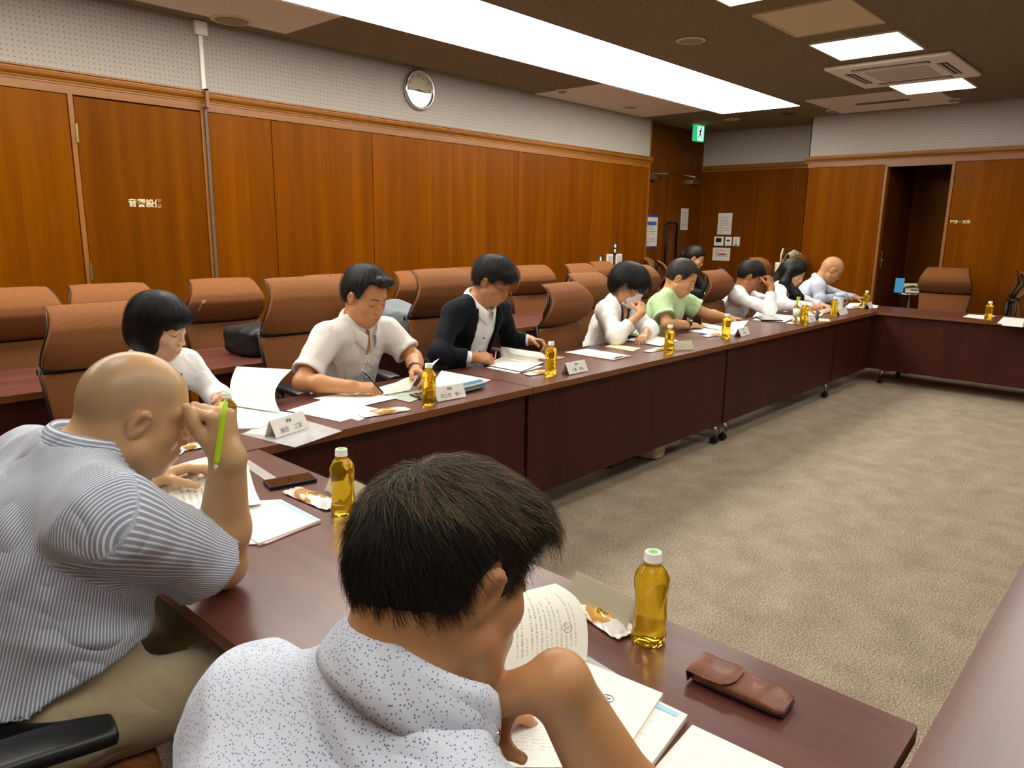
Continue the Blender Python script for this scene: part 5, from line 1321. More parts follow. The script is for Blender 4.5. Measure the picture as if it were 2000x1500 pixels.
# ---- woman with a black bob
if 1:
    p = Person('woman with a black bob and a white blouse holding up a booklet page', (1.135, 2.89, 1.085), -54, 20, 0, hs=1.0, torso_yaw=-74, pelvis=(1.12, 3.16, .50), neck=(1.12, 2.95, .955), sw=.155, build=.84, skin='#e3b794', neckr=.045, fat=.95, nose=.85)
    p.arm(-1, (1.33, 2.86, .775), (1.245, 2.68, .81), (-.0, -.9, .25), (-.8, 0, -.4), curls=((50, 30, 10), (50, 30, 15), (55, 35, 15), (55, 35, 15)), ra=.036, rb=.033, rw=.023, hsz=.88, thumb=(.2, .9, .5))
    p.arm(1, (.90, 2.90, .78), (.98, 2.66, .76), (.4, -.9, -.1), (0, 0, -1), ra=.036, rb=.033, rw=.023, hsz=.88)
    p.leg(1, (1.02, 2.75, .48)); p.leg(-1, (1.24, 2.75, .48))
    p.body(); p.face(brow='#3a2a22', brow_r=.0014, lash_r=.0014, browz=.022)
    hb = p.hair('bob', HB, t=.016, hairline=.022, lump=.002, cut=([-.2, -.10, -.04, .0, .030, .048, .052, .058, .075, .095, .14], [-.135, -.135, -.128, -.122, -.118, -.110, .010, .016, .020, .018, .018]),
        extra=lambda W, E3: [E3((-.03, 0, -.03), (.098, .098, .105), .03), E3((.010, .0, -.062), (.050, .088, .055), .02), E3((.04, 0, .055), (.064, .074, .055), .02), dict(E3((.085, 0, -.045), (.064, .063, .085), .006), op='s')])
    strands(p, hb, 9000, .060, .00022, strand_mat('#060505', '#1a1716'), comb=(0, 0, -.5), crown=(.01, 0, .13), lift=.001, curl=.06, lenvar=.3, front=.035)
    p.garment('blouse', MWSH, .012, {1: (1.93, .056, .040, 0), -1: (1.93, .056, .036, 0)}, fold=(.006, 26), hole=.052, k=.04)
    rb = MB(); off = np.array(p.root.location)
    T = p.T
    for e in (-1, 1):
        pts = []
        for z in np.linspace(.02, -.20, 8):
            y = e*(.062+.1*(.02-z)*.15); xs = np.linspace(.3, -.05, 70); PP = np.array([T.w(x, y, z) for x in xs]); D = at_pts(p.torso(.013, .04), PP); pts.append(PP[int(np.argmax(D < 0))]+T.d(.003, 0, 0)-off)
        rb.tube(pts, .0045, 6)
    O('dark_strap', rb, MBLK, p.root, smooth=True)
    finish(p)
# ---- masked woman
if 1:
    p = Person('woman with short black hair and a white face mask, in a white cardigan', (4.33, 2.90, 1.10), -74, 34, 6, hs=1.12, torso_yaw=-82, pelvis=(4.33, 3.20, .50), neck=(4.31, 2.98, .97), sw=.17, build=.9, skin='#cf9c72', neckr=.046, h=.0075, hh=.004)
    p.arm(1, (4.06, 2.80, .77), (4.20, 2.70, .93), (.35, .25, .45), (.3, .8, -.3), curls=((60, 70, 40),)*4, ra=.040, rb=.036, rw=.025, hsz=.92)
    p.arm(-1, (4.53, 2.84, .775), (4.30, 2.73, .765), (-.9, -.35, -.1), (0, 0, -1), ra=.040, rb=.036, rw=.025, hsz=.92)
    p.leg(1, (4.22, 2.78, .48)); p.leg(-1, (4.46, 2.78, .48))
    p.body(); p.face()
    hb = p.hair('short bob', HB2, t=.022, lump=.004, cut=([-.2, -.10, -.055, -.03, -.014, .004, .022, .036, .046, .060, .075, .095, .14], [-.095, -.095, -.080, -.055, -.020, .018, .0, -.012, .004, .010, .014, .012, .012]),
        extra=lambda W, E3: [E3((-.03, 0, .0), (.098, .092, .095), .03), E3((.045, 0, .05), (.068, .080, .058), .02)])
    strands(p, hb, 6000, .07, .00026, strand_mat(*ST1), comb=(.5, 0, -.3), crown=(-.03, .02, .13), lift=.003, curl=.15, front=.045)
    f = p.f; S_ = p.hs; off = np.array(p.root.location)
    def msk(u, v):
        y = (u-.5)*2; z = .004-.118*v; q = s_ = abs(y)
        yy_ = y*(.058-.010*abs(v-.45)); x = .118-.055*abs(y)**1.7-.018*abs(v-.35)**1.5*2+.003*math.sin(v*28)*(1-abs(y)); return f.w(x*S_, yy_*S_, z*S_)-off
    mk_ = O('face_mask', MB().slab(21, 22, msk, .002), plain('mask_white', '#eeecec', .75), p.root, smooth=True)
    el_ = MB()
    for e in (-1, 1): el_.tube([f.w(.075*S_, e*.056*S_, -.01*S_)-off, f.w(.03*S_, e*.074*S_, .004*S_)-off, f.w(-.012*S_, e*.084*S_, .006*S_)-off, f.w(-.02*S_, e*.084*S_, -.03*S_)-off, f.w(.02*S_, e*.072*S_, -.065*S_)-off, f.w(.06*S_, e*.05*S_, -.09*S_)-off], .0014, 6)
    O('ear_loop', el_, MWHITE, mk_, smooth=True)
    p.garment('navy_top', MDNAV, .007, {}, vneck=(.05, 0, .040), fold=(.002, 20), hole=.066, k=.04)
    T = p.T
    def vc2(P):
        l = T.l(P); wdt = np.interp(l[..., 2], [-.36, -.26, -.02, .06], [-.02, .004, .060, .074]); return np.where(l[..., 0] > .0, -(np.abs(l[..., 1]+.006)-wdt), -.1)
    Qs = p.torso(.020, .04)
    for sd, up in ((1, .55), (-1, .70)):
        sh, el, wr = p.arms[sd][:3]; Qs += [P_cap(sh, el, .066, .060, .04), sleeve(el, el+(wr-el)*up, .060, .046, .03), P_ell(el, (.062,)*3, None, .03)]
    Qs.append(P_disp(folds(12, .010, 22))); Qs.append(dict(P_ell((0, 0, 0), (.08, .076, .075), Fr(p.N+T.d(.02, 0, .05), T.d(1, 0, 0), T.d(0, 0, 1)), .01), op='s')); Qs.append(P_clip(vc2))
    lo, hi = bounds(Qs); sdf_mesh('cardigan', [(Qs, lo, hi, .0072, None)], MKNIT, p.root)
    finish(p)
# ---- man in the green shirt
if 1:
    p = Person('man in a pale green short-sleeved shirt with a smartwatch', (5.12, 2.94, 1.12), -72, 30, 0, hs=1.14, torso_yaw=-80, pelvis=(5.12, 3.24, .52), neck=(5.10, 3.02, .985), sw=.20, build=1.12, skin='#cf9a6c', neckr=.062, h=.0078, hh=.0042, fat=1.12)
    p.arm(1, (4.80, 2.86, .785), (5.06, 2.82, .765), (.85, -.2, -.1), (0, .2, -1), curls=((15, 20, 10),)*4, rw=.031, hsz=1.05)
    p.arm(-1, (5.42, 2.88, .82), (5.55, 2.74, .785), (.6, -.7, -.1), (-.1, 0, -1), curls=((35, 30, 20),)*4, rw=.030, hsz=1.05)
    p.leg(1, (4.98, 2.78, .50)); p.leg(-1, (5.28, 2.78, .50))
    p.body(paint=lambda x, y, z, o: (o.__setitem__((slice(None), 1), np.clip((z-.035)*14, 0, .55)*(x < .07)), o)[1]); p.face()
    hb = p.hair('thin short', HG, t=.007, hairline=.070, temple=.022, lump=.003)
    strands(p, hb, 5000, .022, .00025, strand_mat(*ST2), comb=(.8, .2, 0), lift=.006, curl=.3)
    p.garment('green_shirt', MGRN, .016, {1: (.72, .072, .082, .008), -1: (.72, .072, .082, .008)}, fold=(.008, 18), hole=.068, h=.0075)
    off = np.array(p.root.location); n_ = p.N+p.T.d(.010, 0, .018)
    def band(u, v): a = 2*PI*u; return n_+p.T.d((.078-.006*v)*math.cos(a), (.074-.006*v)*math.sin(a), -.006+.022*v+.010*math.cos(a)*-1)-off
    O('neckband', MB().slab(33, 4, band, .003), MGRN, p.root, smooth=True)
    wc = np.array([5.04, 2.823, .772]); O('watch_strap', MB().tube([wc-[.014, 0, 0]-off, wc+[.014, 0, 0]-off], .036, 24), MDARKP, p.root, sharp=50)
    O('watch_case', MB().box(-.02, .02, -.018, .018, -.005, .007, Matrix.Translation(Vector(wc+np.array([0, -.018, .034])-off)) @ Matrix.Rotation(.5, 4, 'X')), MCHROME, p.root, bevel=.004, seg=3)
    finish(p)
# ---- man resting his forehead on his fist
if 1:
    p = Person('man in a white shirt resting his forehead on his right fist', (6.60, 3.07, 1.07), -66, 34, 0, hs=1.12, torso_yaw=-78, pelvis=(6.66, 3.38, .50), neck=(6.62, 3.16, .935), sw=.19, build=1.0, skin='#ad7248', neckr=.056, h=.0085, hh=.0046)
    p.arm(1, (6.52, 2.82, .785), (6.60, 2.86, .98), (.15, .25, .7), (.2, .9, .1), curls=((70, 80, 50),)*4, rw=.030, hsz=1.08)
    p.arm(-1, (6.92, 2.90, .79), (7.02, 2.68, .775), (.35, -.9, -.1), (-.1, 0, -1), curls=((40, 40, 30),)*4)
    p.leg(1, (6.55, 2.85, .48)); p.leg(-1, (6.8, 2.85, .48))
    p.body(); p.face()
    hb = p.hair('crew', HB2, t=.012, hairline=.058, temple=.008, lump=.004); strands(p, hb, 5000, .02, .0003, strand_mat(*ST1), comb=(.4, 0, .3), lift=.014, curl=.4)
    p.garment('white_shirt', MWSH, .016, {1: (1.72, .066, .050, 0), -1: (1.85, .062, .044, 0)}, vneck=(.05, 0, .035), fold=(.010, 20), hole=.074, h=.008)
    off = np.array(p.root.location); O('necklace', MB().tube([p.N+p.T.d(.085*math.cos(a)+.01, .07*math.sin(a), .03-.05*math.cos(a))-off for a in np.linspace(0, 2*PI, 40)], .004, 6), plain('necklace_dark', '#4a3f38', .5), p.root, smooth=True)
    finish(p)
# ---- long-haired woman
if 1:
    p = Person('woman with long straight black hair in a white top, writing', (7.42, 3.00, 1.075), -84, 26, 10, hs=1.10, torso_yaw=-72, pelvis=(7.40, 3.28, .50), neck=(7.37, 3.10, .935), sw=.165, build=.88, skin='#dba983', neckr=.045, h=.0085, hh=.0046, nose=.85)
    p.arm(1, (7.12, 2.92, .785), (7.30, 2.72, .77), (.8, -.5, -.1), (0, 0, -1), curls=CURLW, ra=.038, rb=.034, rw=.024, hsz=.9)
    p.arm(-1, (7.62, 2.92, .785), (7.52, 2.72, .77), (-.4, -.8, -.1), (0, 0, -1), ra=.038, rb=.034, rw=.024, hsz=.9)
    p.leg(1, (7.30, 2.85, .48)); p.leg(-1, (7.52, 2.85, .48))
    p.body(); p.face(brow_r=.0015)
    f = p.f
    def lh(W, E3):
        q = [E3((-.02, 0, .02), (.10, .094, .10), .03)]
        for e in (-1, 1):
            a = W(.000, e*.082, .03); b = W(.012, e*.088, -.09); c = np.array([b[0]+.02, b[1]-.10, b[2]-.14]); d = c+np.array([.01, -.03, -.13])
            q += [P_cap(a, b, .024, .030, .02), P_cap(b, c, .032, .040, .03), P_cap(c, d, .038, .020, .02)]
            a2 = W(-.02, e*.08, .0); b2 = W(.0, e*.09, -.12); c2 = b2+np.array([.0, -.02, -.18]); q += [P_cap(a2, b2, .035, .045, .03), P_cap(b2, c2, .045, .03, .03)]
        q.append(P_cap(W(-.07, 0, 0), W(-.09, 0, -.14), .07, .07, .04)); q.append(dict(E3((.085, 0, -.035), (.072, .066, .095), .008), op='s')); return q
    hb = p.hair('long', HB, t=.014, lump=.004, h=.0065, cut=([-.3, .3], [-2, -2]), extra=lh)
    p.garment('white_top', MWSH, .014, {1: (1.9, .056, .038, 0), -1: (1.9, .056, .038, 0)}, fold=(.007, 20), hole=.056, h=.008, k=.04)
    finish(p)
# ---- bald man far
if 1:
    p = Person('bald man in a pale blue long-sleeved shirt at the far corner of the table row', (8.32, 2.94, 1.085), -58, 40, 0, hs=1.14, torso_yaw=-68, pelvis=(8.18, 3.32, .52), neck=(8.25, 3.06, .955), sw=.20, build=1.05, skin='#c8946a', neckr=.060, h=.0085, hh=.0046)
    p.arm(1, (8.02, 2.93, .785), (8.32, 2.84, .775), (.8, -.5, -.1), (0, 0, -1), curls=CURLW, rw=.030, hsz=1.05)
    p.arm(-1, (8.56, 2.92, .79), (8.52, 2.72, .78), (-.1, -.9, -.1), (-.4, 0, -.9), curls=((30, 30, 20),)*4, rw=.030, hsz=1.05)
    p.leg(1, (8.1, 2.98, .50)); p.leg(-1, (8.4, 2.98, .50))
    p.body(); p.face()
    p.garment('pale_shirt', MPALE, .016, {1: (1.95, .068, .044, 0), -1: (1.9, .066, .044, 0)}, vneck=(.03, 0, .03), fold=(.009, 18), hole=.072, h=.008)
    collar(p, MPALE, rx=.082, ry=.080, h=.042, drop=.052, open_=.5)
    pen((8.42, 2.74, .75), (8.36, 2.80, .86), MCHROME, 'silver pen in the hand of the bald man in the pale shirt', r=.004)
    finish(p)
# ---- woman in the black jacket at the back
if 1:
    p = Person('woman in a black jacket with thin yellow lines sitting at the back by the door', (7.83, 4.35, 1.165), -64, 24, 0, hs=1.10, torso_yaw=-80, pelvis=(7.78, 4.62, .52), neck=(7.79, 4.42, 1.02), sw=.17, build=.9, skin='#d6a27c', neckr=.045, h=.010, hh=.005, nose=.9)
    p.arm(1, (7.58, 4.30, .80), (7.68, 4.12, .765), (.5, -.8, -.1), (0, 0, -1), ra=.038, rb=.034, rw=.024, hsz=.9); p.arm(-1, (8.02, 4.30, .80), (7.9, 4.12, .765), (-.5, -.8, -.1), (0, 0, -1), ra=.038, rb=.034, rw=.024, hsz=.9)
    p.leg(1, (7.68, 4.2, .48)); p.leg(-1, (7.9, 4.2, .48))
    p.body(); p.face(brow_r=.0015)
    p.hair('tied', HB2, t=.014, hairline=.060, lump=.004, cut=([-.2, -.09, -.055, -.03, -.014, .004, .022, .036, .046, .060, .075, .095, .14], [-.09, -.09, -.07, -.04, .0, .024, .01, .02, .045, .06, .066, .066, .066]), extra=lambda W, E3: [E3((-.125, 0, -.02), (.035, .04, .05), .02), E3((-.135, 0, -.09), (.025, .03, .06), .02)])
    g = p.garment('black_jacket', MBLK, .018, {1: (1.92, .062, .044, 0), -1: (1.92, .062, .044, 0)}, fold=(.007, 20), hole=.058, h=.010)
    off = np.array(p.root.location); MY = plain('piping_yellow', '#d8cf8a', .6)
    for q in (.25, .75, .95):
        sh, el = p.arms[1][0], p.arms[1][1]; c = sh+(el-sh)*q; ax = _n(el-sh); fr = Fr(c, ax, (0, 0, 1))
        O('piping', MB().tube([c+(fr.R[:, 1]*math.cos(a)+fr.R[:, 2]*math.sin(a))*.071-off for a in np.linspace(0, 2*PI, 24)], .0035, 6), MY, p.root, smooth=True)
    finish(p)
# ---- bald man in the striped shirt (near left)
def mk_stripe():
    n = NT('cloth_striped'); at = n.new('ShaderNodeAttribute', attribute_name='pat'); sx = n.new('ShaderNodeSeparateXYZ'); n.L(at.outputs['Vector'], sx.inputs[0])
    s_ = n.math('FRACT', n.math('MULTIPLY', sx.outputs[0], 215.0))
    w_ = n.math('LESS_THAN', s_, .38); v = n.coord('Object'); a = n.noise(v, 800, 2, .6)
    b = n.mix(n.math('MULTIPLY', a, .5), C('#93a0bb'), C('#a5b0c6'))
    n.col(n.mix(w_, b, C('#eceef0'))); n.set(Roughness=.8, Specular_IOR_Level=.2, Sheen_Weight=.15); wrinkle(n, n.bump(a, .25, .0006), .5); return n.m
MSTRI = mk_stripe()
def mk_dots():
    n = NT('cloth_dotted'); v = n.coord('Object'); x = n.new('ShaderNodeTexVoronoi'); x.inputs['Scale'].default_value = 280; x.inputs['Randomness'].default_value = .7; n.L(v, x.inputs['Vector'])
    d = n.math('LESS_THAN', x.outputs['Distance'], .27); a = n.noise(v, 900, 2, .6)
    n.col(n.mix(d, n.mix(n.math('MULTIPLY', a, .5), C('#dfe5f2'), C('#d2daee')), C('#6f86b5'))); n.set(Roughness=.75, Specular_IOR_Level=.25, Sheen_Weight=.15); wrinkle(n, n.bump(a, .25, .0006), .4); return n.m
MDOT = mk_dots()
MDOTI = mk_cloth('cloth_dotted_inner', '#b3c2e2', 900, .8)
if 1:
    p = Person('bald man in a blue and white striped shirt leaning his temple on his hand', (.508, 1.436, 1.119), -13, 22, 1, hs=.955, torso_yaw=-4, pelvis=(.265, 1.50, .57), neck=(.405, 1.462, 1.030), sw=.22, build=1.22, skin='#cfa678', neckr=.062, h=.006, hh=.0030, sl=(.37, 1.66, .985), sr=(.395, 1.285, .975), fat=1.06, nose=.95)
    el = (.635, 1.405, .775); wr = (.628, 1.328, 1.026)
    p.arm(1, el, wr, (-.10, .02, .9), (-.50, .82, -.1), curls=((70, 85, 50), (74, 85, 50), (78, 85, 50), (82, 85, 50)), ra=.052, rb=.050, rw=.033, hsz=1.06, hh=.0028, thumb=(.35, .8, .25), tc=.3)
    p.arm(-1, (.54, 1.92, .78), (.725, 1.99, .80), (.85, -.15, .05), (.1, -.3, -.9), curls=((15, 20, 15), (15, 20, 15), (20, 20, 15), (25, 20, 15)), ra=.055, rb=.046, rw=.032, hsz=1.02, hh=.0028)
    p.leg(1, (.70, 1.32, .545), (.72, 1.32, .07)); p.leg(-1, (.72, 1.68, .545), (.74, 1.68, .07))
    def stub(x, y, z, o):
        top = np.maximum(np.clip((np.abs(y)-.038)*35, 0, 1), np.clip((-.040-x)*30, 0, 1))
        low = np.clip((z-np.interp(x, [-.1, -.05, -.02, .0, .03, .05], [-.045, -.03, .0, .028, .018, .030]))*45, 0, 1)
        o[:, 1] = .50*top*low*np.clip((.068-x)*40, 0, 1); return o
    p.m = mk_skin('skin_stubble', '#cfa678', dark='#857866', gloss=.34); p.body(paint=stub)
    p.face(brow='#4a3a30', brow_r=.0018)
    T = p.T
    def pat(V):
        l = T.l(V); out = np.zeros((len(V), 3)); out[:, 0] = np.arctan2(l[:, 1], l[:, 0]+.02)*.15+.05*l[:, 2]*0
        yoke = (l[:, 2] > -.055) ; out[yoke, 0] = l[yoke, 1]*1.0
        for sd in (1, -1):
            sh, elb, w2 = p.arms[sd][:3]; c0 = T.w(.0, 0, -.10); ax = _n(elb-c0); q = V-c0; t = q@ax; lat = q-t[:, None]*ax; e1 = _n(np.cross(ax, (0, 0, 1))); e2 = np.cross(ax, e1)
            aa = _n(elb-sh); ta = (V-sh)@aa; m = (ta > -.03) & (np.linalg.norm(V-sh-ta[:, None]*aa, axis=1) < .105) & (((V-T.o)@T.R[:, 1])*-sd > p.sw-.035); out[m, 0] = (np.arctan2(lat@e2, lat@e1)*.115)[m]
        return out
    sh, elb, w2 = p.arms[1][:3]
    p.garment('striped_shirt', MSTRI, .018, {1: (.80, .072, .080, .014), -1: (.75, .070, .074, .008)}, fold=(.013, 17), hole=.072, h=.0058, attrs={'pat': pat}, seed=21, bottom=None, k=.06,
              extra=[P_ell((.05, 0, -.30), (.155, .17, .16), T, .06), P_clip(lambda P: .668+.16*np.clip(P[..., 0]-.2, 0, .25)-P[..., 2])])
    cb = collar(p, MSTRI, rx=.066, ry=.067, h=.046, drop=.056, out=.014, open_=.6, tip=.03, c=p.N+p.T.d(.016, 0, .028))
    a_ = cb.data.attributes.new('pat', 'FLOAT_VECTOR', 'POINT'); nv_ = len(cb.data.vertices); g_ = nv_//2
    vv = np.zeros((nv_, 3), np.float32); vv[:, 0] = ((np.arange(nv_) % g_) % 12)*.0062; a_.data.foreach_set('vector', vv.ravel())
    off = np.array(p.root.location)
    def belt(u, v): a = PI*.55+PI*.95*u; return T.w((.148)*p.build*math.cos(a)+.015, .172*p.build*math.sin(a), -p.L_*.78-.036*v)-off
    O('belt', MB().slab(49, 4, belt, .004), MBLK, p.root, smooth=True)
    p.pants(MKHAKI, top=.735, extra=[P_ell((.03, 0, -.30), (.155, .172, .17), p.T, .06)]); p.shoes(MSHOE)
    h0 = np.array(wr)+np.array([-.02, -.035, .07])
    LIME = plain('lime_pen', '#b8e01c', .3)
    pen(h0+np.array([-.032, -.020, -.070]), h0+np.array([.006, -.005, .062]), LIME, 'lime green pen held against the temple by the bald man in stripes', r=.0052, tipm=plain('pen_clear', '#dfe6d8', .2))
# ---- man in the dotted shirt seen from behind (nearest)
if 1:
    p = Person('dark-haired man in a blue-dotted white shirt, seen from behind', (.466, .514, 1.126), -11, 22, 11, hs=.90, torso_yaw=-8, pelvis=(.12, .62, .56), neck=(.385, .518, 1.005), sw=.20, build=1.1, skin='#cb9666', neckr=.060, h=.006, hh=.0030, sl=(.335, .685, .940), sr=(.365, .345, .925), fat=1.0)
    el = (.622, .335, .775); wr = (.521, .411, 1.022)
    p.arm(1, el, wr, (-.30, .80, -.50), (-.6, -.3, -.7), curls=((40, 50, 30), (48, 55, 30), (55, 60, 30), (60, 60, 30)), ra=.055, rb=.045, rw=.031, hsz=1.02, hh=.0028, thumb=(.0, .95, .1), tc=.1)
    p.arm(-1, (.40, .82, .78), (.60, .70, .775), (.95, -.2, -.05), (0, 0, -1), curls=((15, 20, 10),)*4, ra=.050, rb=.042, rw=.030, hsz=1.02, hh=.0035)
    p.leg(1, (.60, .50, .545), (.62, .5, .07)); p.leg(-1, (.60, .82, .545), (.62, .82, .07))
    p.body(); p.face(brow_r=.0024)
    HNB = mk_hair('hair_near', '#070606', '#241d18'); 
    hb = p.hair('near', HNB, t=.008, hairline=.052, lump=.004, h=.0042, cut=([-.14, -.10, -.075, -.055, -.035, -.022, -.006, .010, .020, .030, .040, .050, .065, .095, .13], [-.085, -.085, -.078, -.066, -.040, -.018, .020, .026, -.004, -.030, -.012, .020, .040, .044, .044]),
        extra=lambda W, E3: [E3((.045, 0, .070), (.062, .078, .050), .02)])
    strands(p, hb, 26000, .040, .00020, strand_mat('#0a0807', '#2e2721'), comb=(.45, -.10, 0), lift=.006, seg_=7, curl=.32, earz=.064)
    strands(p, hb, 9000, .042, .00018, strand_mat('#5a4a34', '#a08a66'), comb=(.75, -.35, 0), lift=.008, seg_=7, seed=9, curl=.6, zmin=.066, name='painted_highlight_strands')  # paler brown strands on the crown: a highlight put into the strand colour
    g = p.garment('dotted_shirt', MDOT, .017, {1: (.66, .068, .074, .010), -1: (.70, .066, .074, .008)}, fold=(.011, 16), hole=.066, h=.0062, seed=31, k=.06)
    collar(p, MDOT, rx=.070, ry=.069, h=.048, drop=.062, out=.022, open_=.6, tip=.03, c=p.N+p.T.d(.012, 0, .036))
    p.pants(MTROU, top=.60); p.shoes(MSHOE)
    MP = plain('pink_pen', '#a03060', .25); pen(np.array(wr)+[-.03, .10, -.06], np.array(wr)+[-.075, .012, -.025], MP, 'pink pen held in the chin hand of the man in the dotted shirt', r=.006)
# ================================================================== papers on the tables
PAPG = 'papers on the tables'
def T3(px, py, z=0.0): return atz(px, py, TZ+z)
def paper(label, c4, m=None, z=.001, bow=0, curl=None, name='paper_sheet', cat='paper', nu=10, nv=8, zs=None, th=.0008):
    zz = zs or [z]*4
    P = [T3(*q, z_) for q, z_ in zip(c4, zz)]
    o = sheet(name, P, m or MPRL, None, bow=bow, curl=curl, nu=nu, nv=nv, th=th); tag(o, label, cat); return o
def booklet(label, c4, left=None, right=None, th=.006, m=None, cover=None):
    """a stack lying on the table: body block under a printed top page"""
    P = [T3(*q, th) for q in c4]; c = sum(P)/4
    k = E('booklet', label, 'booklet', (c[0], c[1], TZ), 0)
    off = np.array(k.location)
    mb = MB(); vs = [p_-off for p_ in P]+[np.array([p_[0], p_[1], TZ+.0006])-off for p_ in P]
    mb.add(vs, [(0, 1, 2, 3), (7, 6, 5, 4), (0, 4, 5, 1), (1, 5, 6, 2), (2, 6, 7, 3), (3, 7, 4, 0)]); O('page_block', mb, cover or MPAPERC, k)
    sheet('top_page', [p_-off+np.array([0, 0, .0006]) for p_ in P], m or MPR, k, nu=6, nv=5, th=.0006)
    return k
MPAPT = NT('paper_translucent'); MPAPT.set(Base_Color=C('#f4f1e4'), Roughness=.8, Specular_IOR_Level=.2, Transmission_Weight=0.0); MPAPT = MPAPT.m
# --- in front of the man in stripes: open booklet with lifted pages
k = booklet('open booklet with a blue-edged cover lying before the bald man in stripes', [(400, 985), (505, 1062), (626, 1016), (548, 976)], th=.007, m=MPRL)
O('blue_edge', MB().add([T3(547, 977, .0085)-np.array(k.location), T3(624, 1015, .0085)-np.array(k.location), T3(616, 1018, .0085)-np.array(k.location), T3(539, 979, .0085)-np.array(k.location)], [(0, 1, 2, 3)]), plain('edge_blue', '#a9d8ee', .6), k)
booklet('pink-edged sheets under the booklet of the bald man in stripes', [(470, 1064), (520, 1062), (620, 1021), (560, 1000)], th=.003, cover=plain('pink_sheet', '#e8a7b8', .7), m=MPAPER)
def c1(u, v): return np.array([0, 0, .035*math.sin(PI*u*.9)*(1-.3*v)])
paper('large lifted spread held by the left hand of the bald man in stripes', [(300, 1040), (512, 984), (478, 880), (269, 936)], MPRV, zs=[.012, .014, .080, .055], curl=lambda u, v: (0, 0, .012*math.sin(PI*u)-.030*math.sin(PI*v)*u), nu=18, nv=14, name='lifted_page')
# clear folder right of it
MFOLD = NT('clear_folder'); MFOLD.set(Base_Color=(.95, .95, .97, 1), Roughness=.12, Alpha=.45, Coat_Weight=1.0, Coat_Roughness=.08); MFOLD = MFOLD.m
paper('clear plastic sheet edge beside the black phone', [(468, 903), (486, 898), (548, 938), (530, 946)], MFOLD, z=.002, name='clear_folder', cat='folder')
# --- nearest man: open booklet with curling page
k = booklet('thick open booklet in front of the man in the dotted shirt', [(905, 1500), (1245, 1530), (1343, 1397), (1140, 1300)], th=.010, m=MPR)
O('blue_edge', MB().add([T3(x, y, .0120)-np.array(k.location) for x, y in ((1277, 1380), (1283, 1372), (1327, 1393), (1322, 1400))], [(0, 1, 2, 3)]), bpy.data.materials['edge_blue'], k)
k = booklet('white top sheets with a round emblem before the man in the dotted shirt', [(880, 1500), (1200, 1500), (1295, 1355), (1140, 1292)], th=.015, m=MPR)
em = MB(); c0 = T3(1186, 1364, .0168)-np.array(k.location)
em.tube([c0+np.array([.010*math.cos(t), .010*math.sin(t), 0]) for t in np.linspace(0, 2*PI, 25)], .0004, 4)
for a in (0, 2.1, 4.2): em.tube([c0+np.array([.005*math.cos(a)+.004*math.cos(t), .005*math.sin(a)+.004*math.sin(t), 0]) for t in np.linspace(0, 4.5, 10)], .0004, 4)
O('round_emblem', em, MINK, k)
k = paper('curled-up page with a round emblem beside the cheek of the man in the dotted shirt', [(985, 1330), (1146, 1290), (1085, 1140), (985, 1165)], MPRV, zs=[.02, .018, .105, .10], curl=lambda u, v: (.020*math.sin(PI*v)*u, -.012*math.sin(PI*v)*u, .02*math.sin(PI*v)), nu=12, nv=14, name='lifted_page')
ce = T3(1108, 1226, .072); em = MB(); nx_ = _n(np.array([-.55, .1, 0])*0+np.array([.62, -.78, 0])); uz = _n(np.array([.15, .15, .95]))
nrm = _n(np.cross(nx_, uz)); ce = ce-ray(1108, 1226)*.012
em.tube([ce+nx_*.0085*math.cos(t)+uz*.0085*math.sin(t) for t in np.linspace(0, 2*PI, 25)], .00035, 4)
for a in (0, 2.1, 4.2): em.tube([ce+nx_*(.004*math.cos(a)+.003*math.cos(t))+uz*(.004*math.sin(a)+.003*math.sin(t)) for t in np.linspace(0, 4.5, 10)], .00035, 4)
O('round_emblem', em, MINK, k)
paper('white printed sheet at the bottom edge of the view on the near table', [(1270, 1510), (1540, 1590), (1530, 1500), (1352, 1416)], MPR, z=.002)
paper('clear plastic sheet corner under the top sheets before the nearest man', [(1140, 1288), (1150, 1282), (1215, 1322), (1205, 1330)], MFOLD, z=.003, name='clear_folder', cat='folder')
# --- woman with the bob: tall held page, stack below, clear folder
k = booklet('stack of pages lying below the page held up by the woman with the bob', [(445, 838), (505, 836), (575, 808), (455, 790)], th=.005, m=MPRL)
def c3(u, v): return np.array([.0, 0, 0])+np.array([.035, -.03, 0])*math.sin(PI*v)*1.0
paper('tall page held up by the woman with the black bob', [(455, 792), (548, 806), (570, 722), (462, 716)], MPRV, zs=[.012, .012, .125, .14], curl=lambda u, v: tuple(np.array([-.04, .035, 0])*math.sin(PI*v)*(.35+.5*u)), nu=14, nv=16, name='held_page')
paper('clear plastic folder lying under the nearest name card', [(470, 848), (576, 874), (668, 842), (566, 812)], MFOLD, z=.0008, name='clear_folder', cat='folder')
paper('white sheet inside the clear folder before the woman with the bob', [(478, 846), (532, 852), (600, 822), (545, 812)], MPRL, z=.0003)
